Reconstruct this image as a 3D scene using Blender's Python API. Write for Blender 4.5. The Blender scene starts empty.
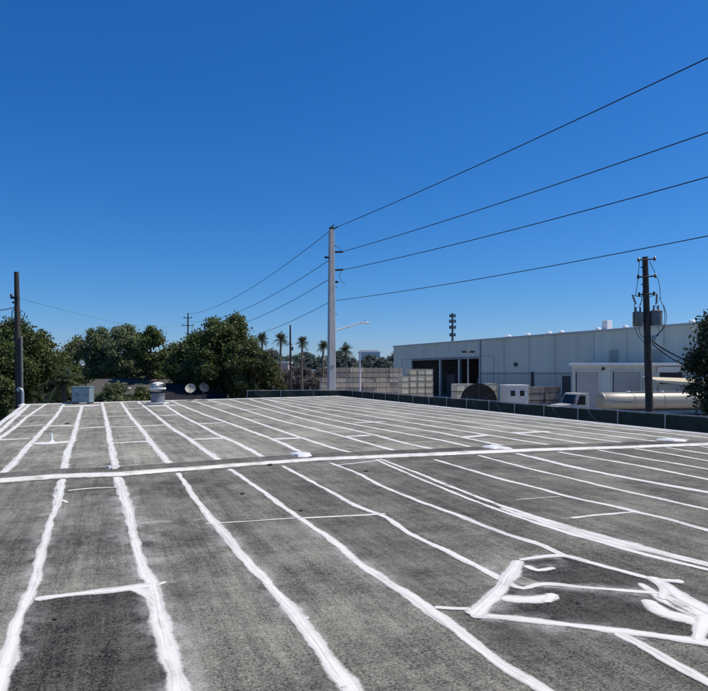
import bpy, bmesh, math, random
import numpy as np
from mathutils import Vector, Matrix
random.seed(7); rng = np.random.default_rng(7)
R = math.radians
scene = bpy.context.scene
COL = scene.collection

# ------------------------------------------------------------------ site frame
F = 660.0; CX = 354.0; HY = 373.0            # focal length (photo px), principal column, horizon row
ROOF = 3.0; EYE = 1.74; ZC = ROOF + EYE      # roof height, eye above roof
def at(px, py, Y):                            # photo direction at distance Y -> point
    return Vector(((px-CX)/F*Y, Y, ZC-(py-HY)/F*Y))
def rp(px, py):                               # point on the roof plane
    Y = EYE*F/(py-HY)
    return Vector(((px-CX)/F*Y, Y, ROOF))
def gx(px, Y): return (px-CX)/F*Y
SITE = R(20.8)                                # bearing of the roof seams, fence and yard

# ------------------------------------------------------------------ materials
def nt(name):
    m = bpy.data.materials.new(name); m.use_nodes = True
    t = m.node_tree; t.nodes.clear()
    return m, t
def N(t, typ, **kw):
    n = t.nodes.new(typ)
    for k, v in kw.items():
        if k in n.inputs.keys(): n.inputs[k].default_value = v
        else: setattr(n, k, v)
    return n
def L(t, a, b): t.links.new(a, b)
def math_(t, op, a, b=None, clamp=False):
    n = t.nodes.new('ShaderNodeMath'); n.operation = op; n.use_clamp = clamp
    for i, v in enumerate((a, b)):
        if v is None: continue
        if isinstance(v, (int, float)): n.inputs[i].default_value = v
        else: t.links.new(v, n.inputs[i])
    return n.outputs[0]
def maprange(t, v, a, b, c=0.0, d=1.0, smooth=True):
    n = t.nodes.new('ShaderNodeMapRange')
    if smooth: n.interpolation_type = 'SMOOTHSTEP'
    t.links.new(v, n.inputs[0])
    for i, x in enumerate((a, b, c, d)): n.inputs[i+1].default_value = x
    return n.outputs[0]
def mixc(t, f, a, b, blend='MIX'):
    n = t.nodes.new('ShaderNodeMix'); n.data_type = 'RGBA'; n.blend_type = blend
    for idx, v in ((0, f), (6, a), (7, b)):
        if isinstance(v, (int, float)): n.inputs[idx].default_value = v
        elif isinstance(v, (tuple, list)): n.inputs[idx].default_value = (*v, 1) if len(v) == 3 else v
        else: t.links.new(v, n.inputs[idx])
    return n.outputs[2]
def noise(t, vec, scale, detail=3, rough=.55, out=0):
    n = t.nodes.new('ShaderNodeTexNoise'); n.inputs['Scale'].default_value = scale
    n.inputs['Detail'].default_value = detail; n.inputs['Roughness'].default_value = rough
    if vec is not None: t.links.new(vec, n.inputs['Vector'])
    return n.outputs[out]
def objvec(t, rot=0.0, scale=(1, 1, 1)):
    c = t.nodes.new('ShaderNodeTexCoord'); mp = t.nodes.new('ShaderNodeMapping')
    mp.inputs['Rotation'].default_value = (0, 0, rot); mp.inputs['Scale'].default_value = scale
    t.links.new(c.outputs['Object'], mp.inputs['Vector']); return mp.outputs[0]
def principled(t, base, rough=.7, metal=0.0, spec=.4, bump=None, bstr=.3, bdist=.02):
    p = t.nodes.new('ShaderNodeBsdfPrincipled'); o = t.nodes.new('ShaderNodeOutputMaterial')
    if isinstance(base, (tuple, list)): p.inputs['Base Color'].default_value = (*base, 1)
    else: t.links.new(base, p.inputs['Base Color'])
    p.inputs['Roughness'].default_value = rough; p.inputs['Metallic'].default_value = metal
    p.inputs['Specular IOR Level'].default_value = spec
    if bump is not None:
        b = t.nodes.new('ShaderNodeBump'); b.inputs['Strength'].default_value = bstr; b.inputs['Distance'].default_value = bdist
        t.links.new(bump, b.inputs['Height']); t.links.new(b.outputs[0], p.inputs['Normal'])
    t.links.new(p.outputs[0], o.inputs[0]); return p, o
def paint(name, c, rough=.6, metal=0.0, var=.25, scale=3.0, spec=.4, stretch=(1, 1, 1), bump=0.0, each=0.0):
    m, t = nt(name); v = objvec(t, 0, stretch)
    n = noise(t, v, scale, 5, .6); n2 = noise(t, v, scale*9, 3, .6)
    f = math_(t, 'ADD', math_(t, 'MULTIPLY', n, .7), math_(t, 'MULTIPLY', n2, .3))
    f = maprange(t, f, .3, .7)
    lo = tuple(x*(1-var) for x in c); hi = tuple(min(1, x*(1+var*.6)) for x in c)
    col = mixc(t, f, lo, hi)
    if each:                                   # every copy weathered a little differently
        oi = t.nodes.new('ShaderNodeObjectInfo'); k = maprange(t, oi.outputs['Random'], 0, 1, 1-each, 1+each*.4, False)
        cc_ = t.nodes.new('ShaderNodeCombineColor')
        for i in range(3): L(t, k, cc_.inputs[i])
        col = mixc(t, 1.0, col, cc_.outputs[0], 'MULTIPLY')
    principled(t, col, rough, metal, spec, n2 if bump else None, bump, .01)
    return m

M = {}
def make_roof_mat(name, base, seed, contrast=1.0):
    m, t = nt(name)
    v = objvec(t, -SITE); vv = t.nodes.new('ShaderNodeVectorMath'); vv.operation = 'ADD'
    L(t, v, vv.inputs[0]); vv.inputs[1].default_value = (seed*7.3, seed*3.1, 0); v = vv.outputs[0]
    def st(s):
        mp = t.nodes.new('ShaderNodeMapping'); mp.inputs['Scale'].default_value = s; L(t, v, mp.inputs[0]); return mp.outputs[0]
    gran = noise(t, v, 54, 4, .8)
    gran2 = noise(t, v, 150, 2, .7)
    med = noise(t, v, 17, 5, .75)
    along = noise(t, st((7, .35, 1)), 1.0, 4, .65)
    across = noise(t, st((.5, 8, 1)), 1.0, 4, .6)
    fine_a = noise(t, st((34, 1.2, 1)), 1.0, 3, .6)
    fine_b = noise(t, st((2.2, 48, 1)), 1.0, 3, .65)
    big = noise(t, v, .5, 6, .65)
    mid = noise(t, v, 2.2, 6, .7)
    def dev(n_, w): return math_(t, 'MULTIPLY', math_(t, 'SUBTRACT', n_, .5), w)
    s = dev(gran, 5.0)
    for n_, w in ((gran2, 1.9), (med, 1.9), (along, 1.4), (across, .35), (fine_a, .8), (fine_b, .4), (big, 1.6), (mid, 1.8)):
        s = math_(t, 'ADD', s, dev(n_, w))
    f = math_(t, 'ADD', math_(t, 'MULTIPLY', s, .52*contrast), .5, True)
    ramp = t.nodes.new('ShaderNodeValToRGB'); L(t, f, ramp.inputs[0])
    e = ramp.color_ramp.elements
    e[0].position = 0; e[0].color = (base*.10, base*.099, base*.095, 1)
    e[1].position = 1; e[1].color = (base*2.4, base*2.31, base*1.98, 1)
    for pos, k_, wm in ((.28, .42, .99), (.5, 1.0, .98), (.72, 1.5, .97)):
        x = e.new(pos); x.color = (base*k_, base*k_*.975*(.5+.5*wm), base*k_*(wm-.17), 1)
    col = ramp.outputs[0]
    dk = maprange(t, math_(t, 'ADD', noise(t, v, .9, 5, .7), math_(t, 'MULTIPLY', math_(t, 'SUBTRACT', gran, .5), .5)), .57, .70)
    col = mixc(t, math_(t, 'MULTIPLY', dk, .52), col, (base*.22, base*.215, base*.205))
    dust = maprange(t, math_(t, 'ADD', noise(t, st((1, .45, 1)), .8, 5, .65), math_(t, 'MULTIPLY', math_(t, 'SUBTRACT', gran, .5), .3)), .52, .70)
    col = mixc(t, math_(t, 'MULTIPLY', dust, .45), col, (base*1.85, base*1.77, base*1.50))
    sx_ = t.nodes.new('ShaderNodeSeparateXYZ'); L(t, v, sx_.inputs[0])
    roll = math_(t, 'FLOOR', math_(t, 'DIVIDE', math_(t, 'SUBTRACT', sx_.outputs[0], seed*7.3+.31), .965))
    wn_ = t.nodes.new('ShaderNodeTexWhiteNoise'); wn_.noise_dimensions = '1D'; L(t, math_(t, 'ADD', roll, .37+seed), wn_.inputs['W'])
    kk_ = maprange(t, wn_.outputs[0], 0, 1, .86, 1.08, False); cr_ = t.nodes.new('ShaderNodeCombineColor')
    for i in range(3): L(t, kk_, cr_.inputs[i])
    col = mixc(t, 1.0, col, cr_.outputs[0], 'MULTIPLY')
    bm = math_(t, 'ADD', gran, math_(t, 'MULTIPLY', gran2, .5))
    principled(t, col, .88, 0, .25, bm, .6, .008)
    return m
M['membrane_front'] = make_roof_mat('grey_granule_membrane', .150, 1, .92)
M['membrane_back'] = make_roof_mat('grazing_lit_membrane', .24, 2, .8)  # lighter base puts the far roof's grazing light and haze into colour
M['membrane_dark'] = make_roof_mat('dark_granule_membrane', .054, 3, 1.45)
M['membrane_ridge'] = make_roof_mat('ridge_membrane', .125, 4, .8)

def make_white_seal(name, halo=.28, thin=.3):
    m, t = nt(name)
    uv = t.nodes.new('ShaderNodeUVMap'); sep = t.nodes.new('ShaderNodeSeparateXYZ'); L(t, uv.outputs[0], sep.inputs[0])
    au = math_(t, 'ABSOLUTE', sep.outputs[0])
    ov = objvec(t)
    e1 = noise(t, ov, 9, 4, .6); e2 = noise(t, ov, 38, 3, .7)
    d = math_(t, 'ADD', au, math_(t, 'ADD', math_(t, 'MULTIPLY', math_(t, 'SUBTRACT', e1, .5), .62), math_(t, 'MULTIPLY', math_(t, 'SUBTRACT', e2, .5), .24)))
    core = maprange(t, d, .90, .54)
    comb = t.nodes.new('ShaderNodeCombineXYZ'); L(t, math_(t, 'MULTIPLY', sep.outputs[0], 4.0), comb.inputs[0]); L(t, math_(t, 'MULTIPLY', sep.outputs[1], .9), comb.inputs[1])
    st = noise(t, comb.outputs[0], 1.0, 4, .65)
    tn = maprange(t, math_(t, 'ADD', math_(t, 'MULTIPLY', st, .5), math_(t, 'MULTIPLY', noise(t, ov, 3, 4, .65), .5)), .36, .5)
    cover = math_(t, 'ADD', 1-thin, math_(t, 'MULTIPLY', tn, thin))
    core = math_(t, 'MULTIPLY', core, cover)
    hl = math_(t, 'MULTIPLY', maprange(t, au, 1.0, .5), maprange(t, noise(t, ov, 1.7, 4, .65), .45, .7))
    hl = math_(t, 'MULTIPLY', hl, math_(t, 'MULTIPLY', maprange(t, e2, .25, .7), halo*1.6))
    alpha = math_(t, 'MAXIMUM', core, hl, True)
    n3 = noise(t, ov, 18, 3, .6)
    col = mixc(t, maprange(t, math_(t, 'ADD', math_(t, 'MULTIPLY', st, .6), math_(t, 'MULTIPLY', n3, .4)), .33, .55), (.72, .70, .64), (.82, .80, .735))
    cen = maprange(t, math_(t, 'ABSOLUTE', math_(t, 'SUBTRACT', sep.outputs[0], math_(t, 'MULTIPLY', math_(t, 'SUBTRACT', noise(t, comb.outputs[0], .5, 2, .5), .5), 1.5))), .55, .22)
    col = mixc(t, math_(t, 'MULTIPLY', math_(t, 'SUBTRACT', 1.0, cen), .35), col, (.60, .59, .55))
    alpha = math_(t, 'MULTIPLY', alpha, math_(t, 'ADD', .89, math_(t, 'MULTIPLY', cen, .11)))
    # the lap between the two brush passes shows as a thin grey line that comes and goes
    wn = noise(t, comb.outputs[0], .35, 2, .5)
    lap = maprange(t, math_(t, 'ABSOLUTE', math_(t, 'SUBTRACT', sep.outputs[0], math_(t, 'MULTIPLY', math_(t, 'SUBTRACT', wn, .45), 1.6))), .07, .015)
    lap = math_(t, 'MULTIPLY', lap, maprange(t, noise(t, ov, 1.1, 3, .6), .42, .58))
    col = mixc(t, math_(t, 'MULTIPLY', lap, .38), col, (.30, .295, .28))
    p, o = principled(t, col, .55, 0, .4, math_(t, 'ADD', math_(t, 'MULTIPLY', st, .5), math_(t, 'SUBTRACT', e2, math_(t, 'MULTIPLY', lap, .8))), .4, .006)
    tr = t.nodes.new('ShaderNodeBsdfTransparent'); mx = t.nodes.new('ShaderNodeMixShader')
    L(t, alpha, mx.inputs[0]); L(t, tr.outputs[0], mx.inputs[1]); L(t, p.outputs[0], mx.inputs[2]); L(t, mx.outputs[0], o.inputs[0])
    return m
M['seal'] = make_white_seal('white_seam_coating', .42)
M['seal_patchy'] = make_white_seal('patchy_ridge_coating', .5, .5)
M['seal_smear'] = make_white_seal('smeared_white_coating', .7, .8)
M['seal_thin'] = make_white_seal('thin_white_coating', .3, .55)

def make_overspray(name):
    m, t = nt(name)
    uv = t.nodes.new('ShaderNodeUVMap'); sep = t.nodes.new('ShaderNodeSeparateXYZ'); L(t, uv.outputs[0], sep.inputs[0])
    ov = objvec(t); a = maprange(t, math_(t, 'ABSOLUTE', sep.outputs[0]), 1.0, .1)
    a = math_(t, 'MULTIPLY', a, maprange(t, noise(t, ov, 2.5, 4, .65), .38, .68)); a = math_(t, 'MULTIPLY', a, maprange(t, noise(t, ov, 60, 3, .7), .3, .7, .15, .55))
    p, o = principled(t, (.80, .79, .75), .7)
    tr = t.nodes.new('ShaderNodeBsdfTransparent'); mx = t.nodes.new('ShaderNodeMixShader')
    L(t, a, mx.inputs[0]); L(t, tr.outputs[0], mx.inputs[1]); L(t, p.outputs[0], mx.inputs[2]); L(t, mx.outputs[0], o.inputs[0]); return m
M['overspray'] = make_overspray('white_overspray_haze')
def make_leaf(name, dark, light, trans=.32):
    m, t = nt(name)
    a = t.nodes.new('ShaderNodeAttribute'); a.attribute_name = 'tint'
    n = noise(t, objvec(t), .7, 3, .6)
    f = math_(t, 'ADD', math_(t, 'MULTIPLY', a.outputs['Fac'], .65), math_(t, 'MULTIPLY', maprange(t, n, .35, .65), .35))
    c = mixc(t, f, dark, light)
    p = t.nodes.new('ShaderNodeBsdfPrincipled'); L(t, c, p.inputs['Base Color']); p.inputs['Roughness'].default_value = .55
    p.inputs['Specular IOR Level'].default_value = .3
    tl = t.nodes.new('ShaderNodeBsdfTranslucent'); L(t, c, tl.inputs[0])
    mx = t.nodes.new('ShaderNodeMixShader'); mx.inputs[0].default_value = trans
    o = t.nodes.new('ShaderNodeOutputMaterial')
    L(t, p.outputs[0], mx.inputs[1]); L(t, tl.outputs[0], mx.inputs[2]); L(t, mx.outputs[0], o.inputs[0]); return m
M['leaf_dark'] = make_leaf('dark_oak_leaves', (.034, .050, .018), (.185, .23, .075))
M['leaf_mid'] = make_leaf('grey_green_leaves', (.085, .115, .055), (.27, .31, .155))  # green greyed and lightened for haze
M['leaf_olive'] = make_leaf('olive_leaves', (.036, .045, .016), (.165, .18, .06))
M['leaf_far'] = make_leaf('hazy_distant_leaves', (.10, .125, .115), (.20, .235, .19))  # distance haze mixed into the leaf colour
M['leaf_farbrown'] = make_leaf('hazy_brown_brush', (.11, .10, .092), (.24, .21, .185))  # brown lightened to carry the haze of distance
M['leaf_palm'] = make_leaf('palm_fronds', (.03, .042, .02), (.12, .145, .065))
M['leaf_near'] = make_leaf('glossy_dark_leaves', (.014, .022, .012), (.075, .10, .045))
M['bark'] = paint('bark', (.09, .075, .06), .9, 0, .4, 4, .2, (1, 1, .3))
M['palm_bark'] = paint('palm_bark', (.17, .14, .11), .9, 0, .35, 4, .2, (1, 1, 3))
M['wood_pole'] = paint('weathered_pole_wood', (.075, .068, .062), .9, 0, .45, 5, .2, (3, 3, .25))
M['wood_pole_grey'] = paint('grey_pole_wood', (.20, .195, .19), .9, 0, .3, 5, .2, (3, 3, .25))
M['concrete'] = paint('cast_concrete', (.55, .53, .50), .85, 0, .15, 2, .25, (1, 1, .3))
M['galv'] = paint('galvanised_steel', (.42, .44, .46), .45, .6, .25, 6)
M['dark_metal'] = paint('dark_steel', (.05, .055, .06), .55, .4, .3, 6)
M['grey_metal'] = paint('grey_steel', (.22, .23, .24), .5, .3, .25, 5)
M['transformer'] = paint('transformer_grey_paint', (.17, .185, .185), .45, .1, .2, 4)
M['white_paint'] = paint('white_paint', (.78, .78, .77), .5, 0, .12, 3)
M['dusty_white'] = paint('dusty_white_paint', (.62, .62, .60), .6, 0, .2, 3)
M['cream'] = paint('cream_board', (.74, .66, .48), .75, 0, .18, 2.2, each=.22)
M['cream_dark'] = paint('brown_crate_batten', (.40, .35, .26), .8, 0, .25, 3)
M['bundle'] = paint('weathered_grey_lumber', (.56, .48, .38), .9, 0, .3, 3, .2, (.5, 1, 9), 0, .35)
M['bundle_dark'] = paint('dark_lumber', (.24, .225, .21), .9, 0, .35, 3, .2, (.5, 1, 9), 0, .4)
M['skid'] = paint('dark_skid_wood', (.15, .13, .11), .9, 0, .3, 3)
M['wire'] = paint('black_cable', (.014, .02, .035), .6, 0, .1, 1)
M['wire_far'] = paint('far_grey_cable', (.05, .065, .09), .6, 0, .1, 1)  # lighter blue-grey than the near cables, for the far spans
M['insul'] = paint('brown_glazed_insulator', (.05, .035, .03), .3, 0, .2, 4)
M['tank'] = paint('cream_tank_paint', (.37, .345, .29), .45, .1, .12, 1.2, .5, (.3, 1, 1))
M['black'] = paint('matt_black', (.012, .012, .013), .7, 0, .2, 3)
M['rubber'] = paint('tyre_rubber', (.02, .02, .02), .8, 0, .3, 5)
M['glass'] = paint('dark_window_glass', (.02, .025, .03), .08, 0, .1, 1, .6)
M['blue_box'] = paint('blue_grey_enamel', (.23, .31, .36), .45, .1, .2, 2.5)
M['dish_face'] = paint('beige_dish_face', (.42, .41, .34), .8, 0, .15, 4)
M['dish_shaded'] = paint('dark_shaded_dish', (.03, .038, .055), .8, 0, .2, 4, .1)  # shade on the second dish is put into this near-black colour
M['shingle'] = paint('grey_shingles', (.10, .095, .09), .9, 0, .35, 3, .2, (1, 4, 4), .4)
M['shingle_dark'] = paint('charcoal_shingles', (.022, .022, .026), .9, 0, .35, 3, .2, (1, 4, 4), .4)
M['stucco'] = paint('dull_stucco', (.30, .27, .23), .9, 0, .2, 3)
M['pink_wall'] = paint('faded_pink_wall', (.42, .34, .32), .9, 0, .15, 1)
M['hazy_white'] = paint('hazy_white_cladding', (.55, .60, .66), .8, 0, .1, 1)  # bluish haze of distance put into the wall colour
M['asphalt'] = paint('yard_asphalt', (.055, .055, .055), .95, 0, .3, .8)
M['yard_bounce'] = paint('pale_bounce_yard', (.36, .34, .30), .95, 0, .2, .5)  # unseen yard paled to bounce warm light onto the shaded facades
M['cab_paint'] = paint('dusty_cab_paint', (.40, .39, .37), .6, 0, .2, 2)
M['cab_glass'] = paint('cab_glass', (.012, .014, .016), .35, 0, .1, 1, .15)
M['green_drum'] = paint('dark_green_cable_wrap', (.025, .05, .035), .6, 0, .3, 6)
M['interior'] = paint('unlit_shed_lining', (.26, .27, .28), .9, 0, .3, 1)
M['orange'] = paint('brick_red_paint', (.25, .09, .06), .7, 0, .2, 2)

def make_ground():
    m, t = nt('grass_and_dirt'); v = objvec(t)
    n = noise(t, v, .05, 5, .6); n2 = noise(t, v, 1.2, 4, .7)
    c = mixc(t, maprange(t, n, .42, .58), (.055, .065, .03), (.12, .105, .075))
    c = mixc(t, math_(t, 'MULTIPLY', n2, .5), c, (.03, .036, .018)); principled(t, c, .95, 0, .2, n2, .5, .05); return m
M['ground'] = make_ground()

def make_cladding(name, c, pitch=.3):
    m, t = nt(name); v = objvec(t); sep = t.nodes.new('ShaderNodeSeparateXYZ'); L(t, v, sep.inputs[0])
    s = math_(t, 'SINE', math_(t, 'MULTIPLY', sep.outputs[0], 2*math.pi/pitch))
    rib = maprange(t, s, .55, .95)
    mp = t.nodes.new('ShaderNodeMapping'); mp.inputs['Scale'].default_value = (.8, .8, .07); L(t, v, mp.inputs[0])
    n = noise(t, mp.outputs[0], 1.0, 4, .6)
    pan = t.nodes.new('ShaderNodeTexWhiteNoise'); pan.noise_dimensions = '1D'; L(t, math_(t, 'FLOOR', math_(t, 'DIVIDE', sep.outputs[0], 3.05)), pan.inputs['W'])
    f = math_(t, 'ADD', math_(t, 'MULTIPLY', n, .85), math_(t, 'MULTIPLY', pan.outputs[0], .15))
    col = mixc(t, maprange(t, f, .3, .7), tuple(x*.90 for x in c), tuple(x*1.04 for x in c))
    principled(t, col, .5, .1, .4, rib, .8, .03); return m
M['clad'] = make_cladding('blue_grey_ribbed_cladding', (.53, .575, .52))
M['clad_low'] = make_cladding('lower_ribbed_cladding', (.43, .47, .43))
M['annex_clad'] = make_cladding('grey_annex_cladding', (.66, .69, .63), .25)
def make_rollup(name, c):
    m, t = nt(name); v = objvec(t); sep = t.nodes.new('ShaderNodeSeparateXYZ'); L(t, v, sep.inputs[0])
    s = math_(t, 'SINE', math_(t, 'MULTIPLY', sep.outputs[2], 2*math.pi/.22))
    n = noise(t, v, .8, 3, .5)
    principled(t, mixc(t, n, tuple(x*.8 for x in c), tuple(x*1.15 for x in c)), .5, .1, .4, s, .35, .015); return m
M['rollup'] = make_rollup('grey_rollup_slats', (.42, .41, .40))

def make_screen():
    m, t = nt('green_privacy_mesh')
    uv = t.nodes.new('ShaderNodeUVMap'); sep = t.nodes.new('ShaderNodeSeparateXYZ'); L(t, uv.outputs[0], sep.inputs[0])
    fu = math_(t, 'FRACT', sep.outputs[0]); vv = sep.outputs[1]
    q = math_(t, 'MULTIPLY', math_(t, 'POWER', math_(t, 'SUBTRACT', 1.0, vv), 1.6), .62)
    ctr = math_(t, 'ADD', .22, q)
    dd = math_(t, 'ABSOLUTE', math_(t, 'SUBTRACT', fu, ctr))
    lit_fold = math_(t, 'MULTIPLY', maprange(t, dd, .05, .012), maprange(t, noise(t, objvec(t), .9, 2, .5), .4, .6))  # paler arcs paint light coming through the folds of the mesh
    n = noise(t, objvec(t), 1.5, 4, .6)
    c = mixc(t, n, (.016, .027, .022), (.040, .056, .046))
    c = mixc(t, math_(t, 'MULTIPLY', lit_fold, .5), c, (.13, .17, .17))
    principled(t, c, .8, 0, .25, noise(t, objvec(t), 60, 2, .5), .2, .01); return m
M['screen'] = make_screen()

# ------------------------------------------------------------------ mesh helpers
class MB:
    def __init__(s): s.v = []; s.f = []
    def add(s, vs, fs):
        o = len(s.v); s.v += [tuple(x) for x in vs]; s.f += [tuple(i+o for i in f) for f in fs]; return s
    def box(s, c, d, rot=None):
        hx, hy, hz = d[0]/2, d[1]/2, d[2]/2
        vs = [Vector((x*hx, y*hy, z*hz)) for z in (-1, 1) for x, y in ((-1, -1), (1, -1), (1, 1), (-1, 1))]
        if rot is not None: vs = [rot @ q for q in vs]
        vs = [q+Vector(c) for q in vs]
        return s.add(vs, [(3, 2, 1, 0), (4, 5, 6, 7), (0, 1, 5, 4), (1, 2, 6, 5), (2, 3, 7, 6), (3, 0, 4, 7)])
    def tube(s, pts, r, n=8, caps=True):
        pts = [Vector(p) for p in pts]; k = len(pts)
        rs = r if isinstance(r, (list, tuple)) else [r]*k
        vs = []; up = None
        for i, p in enumerate(pts):
            d = (pts[min(i+1, k-1)]-pts[max(i-1, 0)]).normalized()
            if up is None: up = Vector((0, 0, 1)) if abs(d.z) < .9 else Vector((1, 0, 0))
            a = d.cross(up)
            if a.length < 1e-4: a = d.cross(Vector((0, 1, 0)))
            a.normalize(); b = a.cross(d).normalized(); up = b
            vs += [p+(a*math.cos(q)+b*math.sin(q))*rs[i] for q in [2*math.pi*j/n for j in range(n)]]
        fs = [(i*n+j, i*n+(j+1) % n, (i+1)*n+(j+1) % n, (i+1)*n+j) for i in range(k-1) for j in range(n)]
        if caps: fs += [tuple(reversed(range(n))), tuple((k-1)*n+j for j in range(n))]
        return s.add(vs, fs)
    def lathe(s, prof, n=20, c=(0, 0, 0), axis=None):
        c = Vector(c); vs = []
        for r, z in prof:
            for j in range(n):
                q = 2*math.pi*j/n; w = Vector((r*math.cos(q), r*math.sin(q), z))
                vs.append(c+(axis @ w if axis else w))
        k = len(prof)
        fs = [(i*n+j, i*n+(j+1) % n, (i+1)*n+(j+1) % n, (i+1)*n+j) for i in range(k-1) for j in range(n)]
        fs += [tuple(reversed(range(n))), tuple((k-1)*n+j for j in range(n))]
        return s.add(vs, fs)
    def prism(s, poly, z0, z1):
        n = len(poly)
        vs = [(x, y, z0) for x, y in poly]+[(x, y, z1) for x, y in poly]
        return s.add(vs, [tuple(reversed(range(n))), tuple(range(n, 2*n))]+[(i, (i+1) % n, n+(i+1) % n, n+i) for i in range(n)])
    def extrude_y(s, poly, y0, y1):           # poly in x,z
        n = len(poly)
        vs = [(x, y0, z) for x, z in poly]+[(x, y1, z) for x, z in poly]
        return s.add(vs, [tuple(range(n)), tuple(reversed(range(n, 2*n)))]+[(i, n+i, n+(i+1) % n, (i+1) % n) for i in range(n)])
    def build(s, name, mat, parent=None, smooth=False, bevel=0.0, fix=True):
        me = bpy.data.meshes.new(name); me.from_pydata(s.v, [], s.f)
        if fix or bevel:
            bm = bmesh.new(); bm.from_mesh(me)
            bmesh.ops.recalc_face_normals(bm, faces=bm.faces)
            if bevel: bmesh.ops.bevel(bm, geom=bm.edges[:], offset=bevel, segments=2, affect='EDGES', profile=.5)
            bm.to_mesh(me); bm.free()
        if smooth:
            for p in me.polygons: p.use_smooth = True
            try: me.set_sharp_from_angle(angle=R(40))
            except Exception: pass
        me.materials.append(mat)
        o = bpy.data.objects.new(name, me); COL.objects.link(o)
        if parent is not None: o.parent = parent
        return o
def tag(o, label=None, cat=None, group=None, kind=None):
    if label: o['label'] = label
    if cat: o['category'] = cat
    if group: o['group'] = group
    if kind: o['kind'] = kind
    return o
def thing(name, label, cat, loc=(0, 0, 0), rz=0.0, group=None):
    o = bpy.data.objects.new(name, None); o.empty_display_size = .3; COL.objects.link(o)
    o.location = loc; o.rotation_euler = (0, 0, rz); return tag(o, label, cat, group)
def copy_tree(o, label=None, group=None, loc=None, rz=None, parent=None):
    c = o.copy(); COL.objects.link(c); c.parent = parent
    if label: c['label'] = label
    if group: c['group'] = group
    if loc is not None: c.location = loc
    if rz is not None: c.rotation_euler = (0, 0, rz)
    for ch in list(o.children): copy_tree(ch, parent=c)
    return c

# ------------------------------------------------------------------ setting
g = MB(); S = 4000
g.add([(-S, -400, 0), (S, -400, 0), (S, S, 0), (-S, S, 0)], [(0, 1, 2, 3)])
tag(g.build('ground', M['ground']), kind='structure')
yd = MB(); yd.add([(-12, 54, .004), (30, 8, .004), (120, 8, .004), (120, 170, .004), (-30, 170, .004)], [(0, 1, 2, 3, 4)])
tag(yd.build('yard', M['yard_bounce']), kind='structure')
st = MB(); st.add([(-160, 176, .008), (60, 176, .008), (60, 192, .008), (-160, 192, .008)], [(0, 1, 2, 3)])
tag(st.build('street', M['asphalt']), kind='structure')

# ------------------------------------------------------------------ the roof we stand on
bld = thing('flat_roofed_building', 'low building whose wide flat grey roof is criss-crossed by white sealed seams', 'building', (0, 0, 0))
cL = rp(24, 404.7); cM = rp(338, 396.2); cRfar = rp(708, 434.5)
dl = (rp(0, 423.4)-cL); dr = (cRfar-cM)
eL = cL + dl*((-7-cL.y)/dl.y); eR = cM + dr*((-7-cM.y)/dr.y)
outline = [eL, eR, cM, cL]
# ridge line (near edge of the raised strip), photo points
ridge_px = [(-140, 493.5), (0, 483.5), (60, 479), (120, 476.5), (176, 472), (240, 467), (320, 461), (400, 457.6), (480, 454.4), (560, 450.8), (628, 448.6), (708, 446), (860, 441.5)]
ridge = [rp(*p) for p in ridge_px]
def ridge_at_x(x):
    for a, b in zip(ridge, ridge[1:]):
        if a.x <= x <= b.x:
            k = (x-a.x)/(b.x-a.x); return a.lerp(b, k)
    return None
# split the roof outline at the ridge, leaving front and back membranes
def isect(p, d, q, e):
    den = d.x*e.y-d.y*e.x; k = ((q.x-p.x)*e.y-(q.y-p.y)*e.x)/den; return p+d*k
iL = isect(cL, dl, ridge[0], ridge[1]-ridge[0]); iR = isect(cM, dr, ridge[-1], ridge[-1]-ridge[-2])
mid = [p for p in ridge if iL.x+.3 < p.x < iR.x-.3]
line = [iL]+mid+[iR]
def sheet(poly, name, mat, parent, z):
    me = bpy.data.meshes.new(name); me.from_pydata([(p.x, p.y, z) for p in poly], [], [tuple(range(len(poly)))])
    bm = bmesh.new(); bm.from_mesh(me); bmesh.ops.triangulate(bm, faces=bm.faces)
    for f in bm.faces:
        if f.normal.z < 0: f.normal_flip()
    bm.to_mesh(me); bm.free(); me.materials.append(mat)
    o = bpy.data.objects.new(name, me); COL.objects.link(o); o.parent = parent; return o
w = MB(); inset = .02
cc = sum(outline, Vector())/4
w.prism([((p.x-cc.x)*.999+cc.x, (p.y-cc.y)*.999+cc.y) for p in outline], 0, ROOF-.006); w.build('wall', M['stucco'], bld)
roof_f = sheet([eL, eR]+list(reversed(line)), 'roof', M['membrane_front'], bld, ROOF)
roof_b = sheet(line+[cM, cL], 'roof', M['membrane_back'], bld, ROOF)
roof_b['label'] = 'paler far half of the flat roof beyond the raised strip'
roof_f['label'] = 'darker near half of the flat roof'
# metal drip edge on the visible outline
for a, b in ((cL, eL), (cM, cL), (cM, eR)):
    d = (b-a).normalized(); nrm = Vector((d.y, -d.x, 0))
    if nrm.dot((a+b)/2-cc) < 0: nrm = -nrm
    e = MB(); pr = [(.06, -.16), (.06, .025), (0, .035), (-.10, .006), (-.10, -.16)]
    vs = [tuple(q+nrm*o+Vector((0, 0, z))) for q in (a, b) for o, z in pr]
    e.add(vs, [(i, (i+1) % 5, 5+(i+1) % 5, 5+i) for i in range(5)]); e.build('drip_edge', M['dusty_white'], bld)
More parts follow.
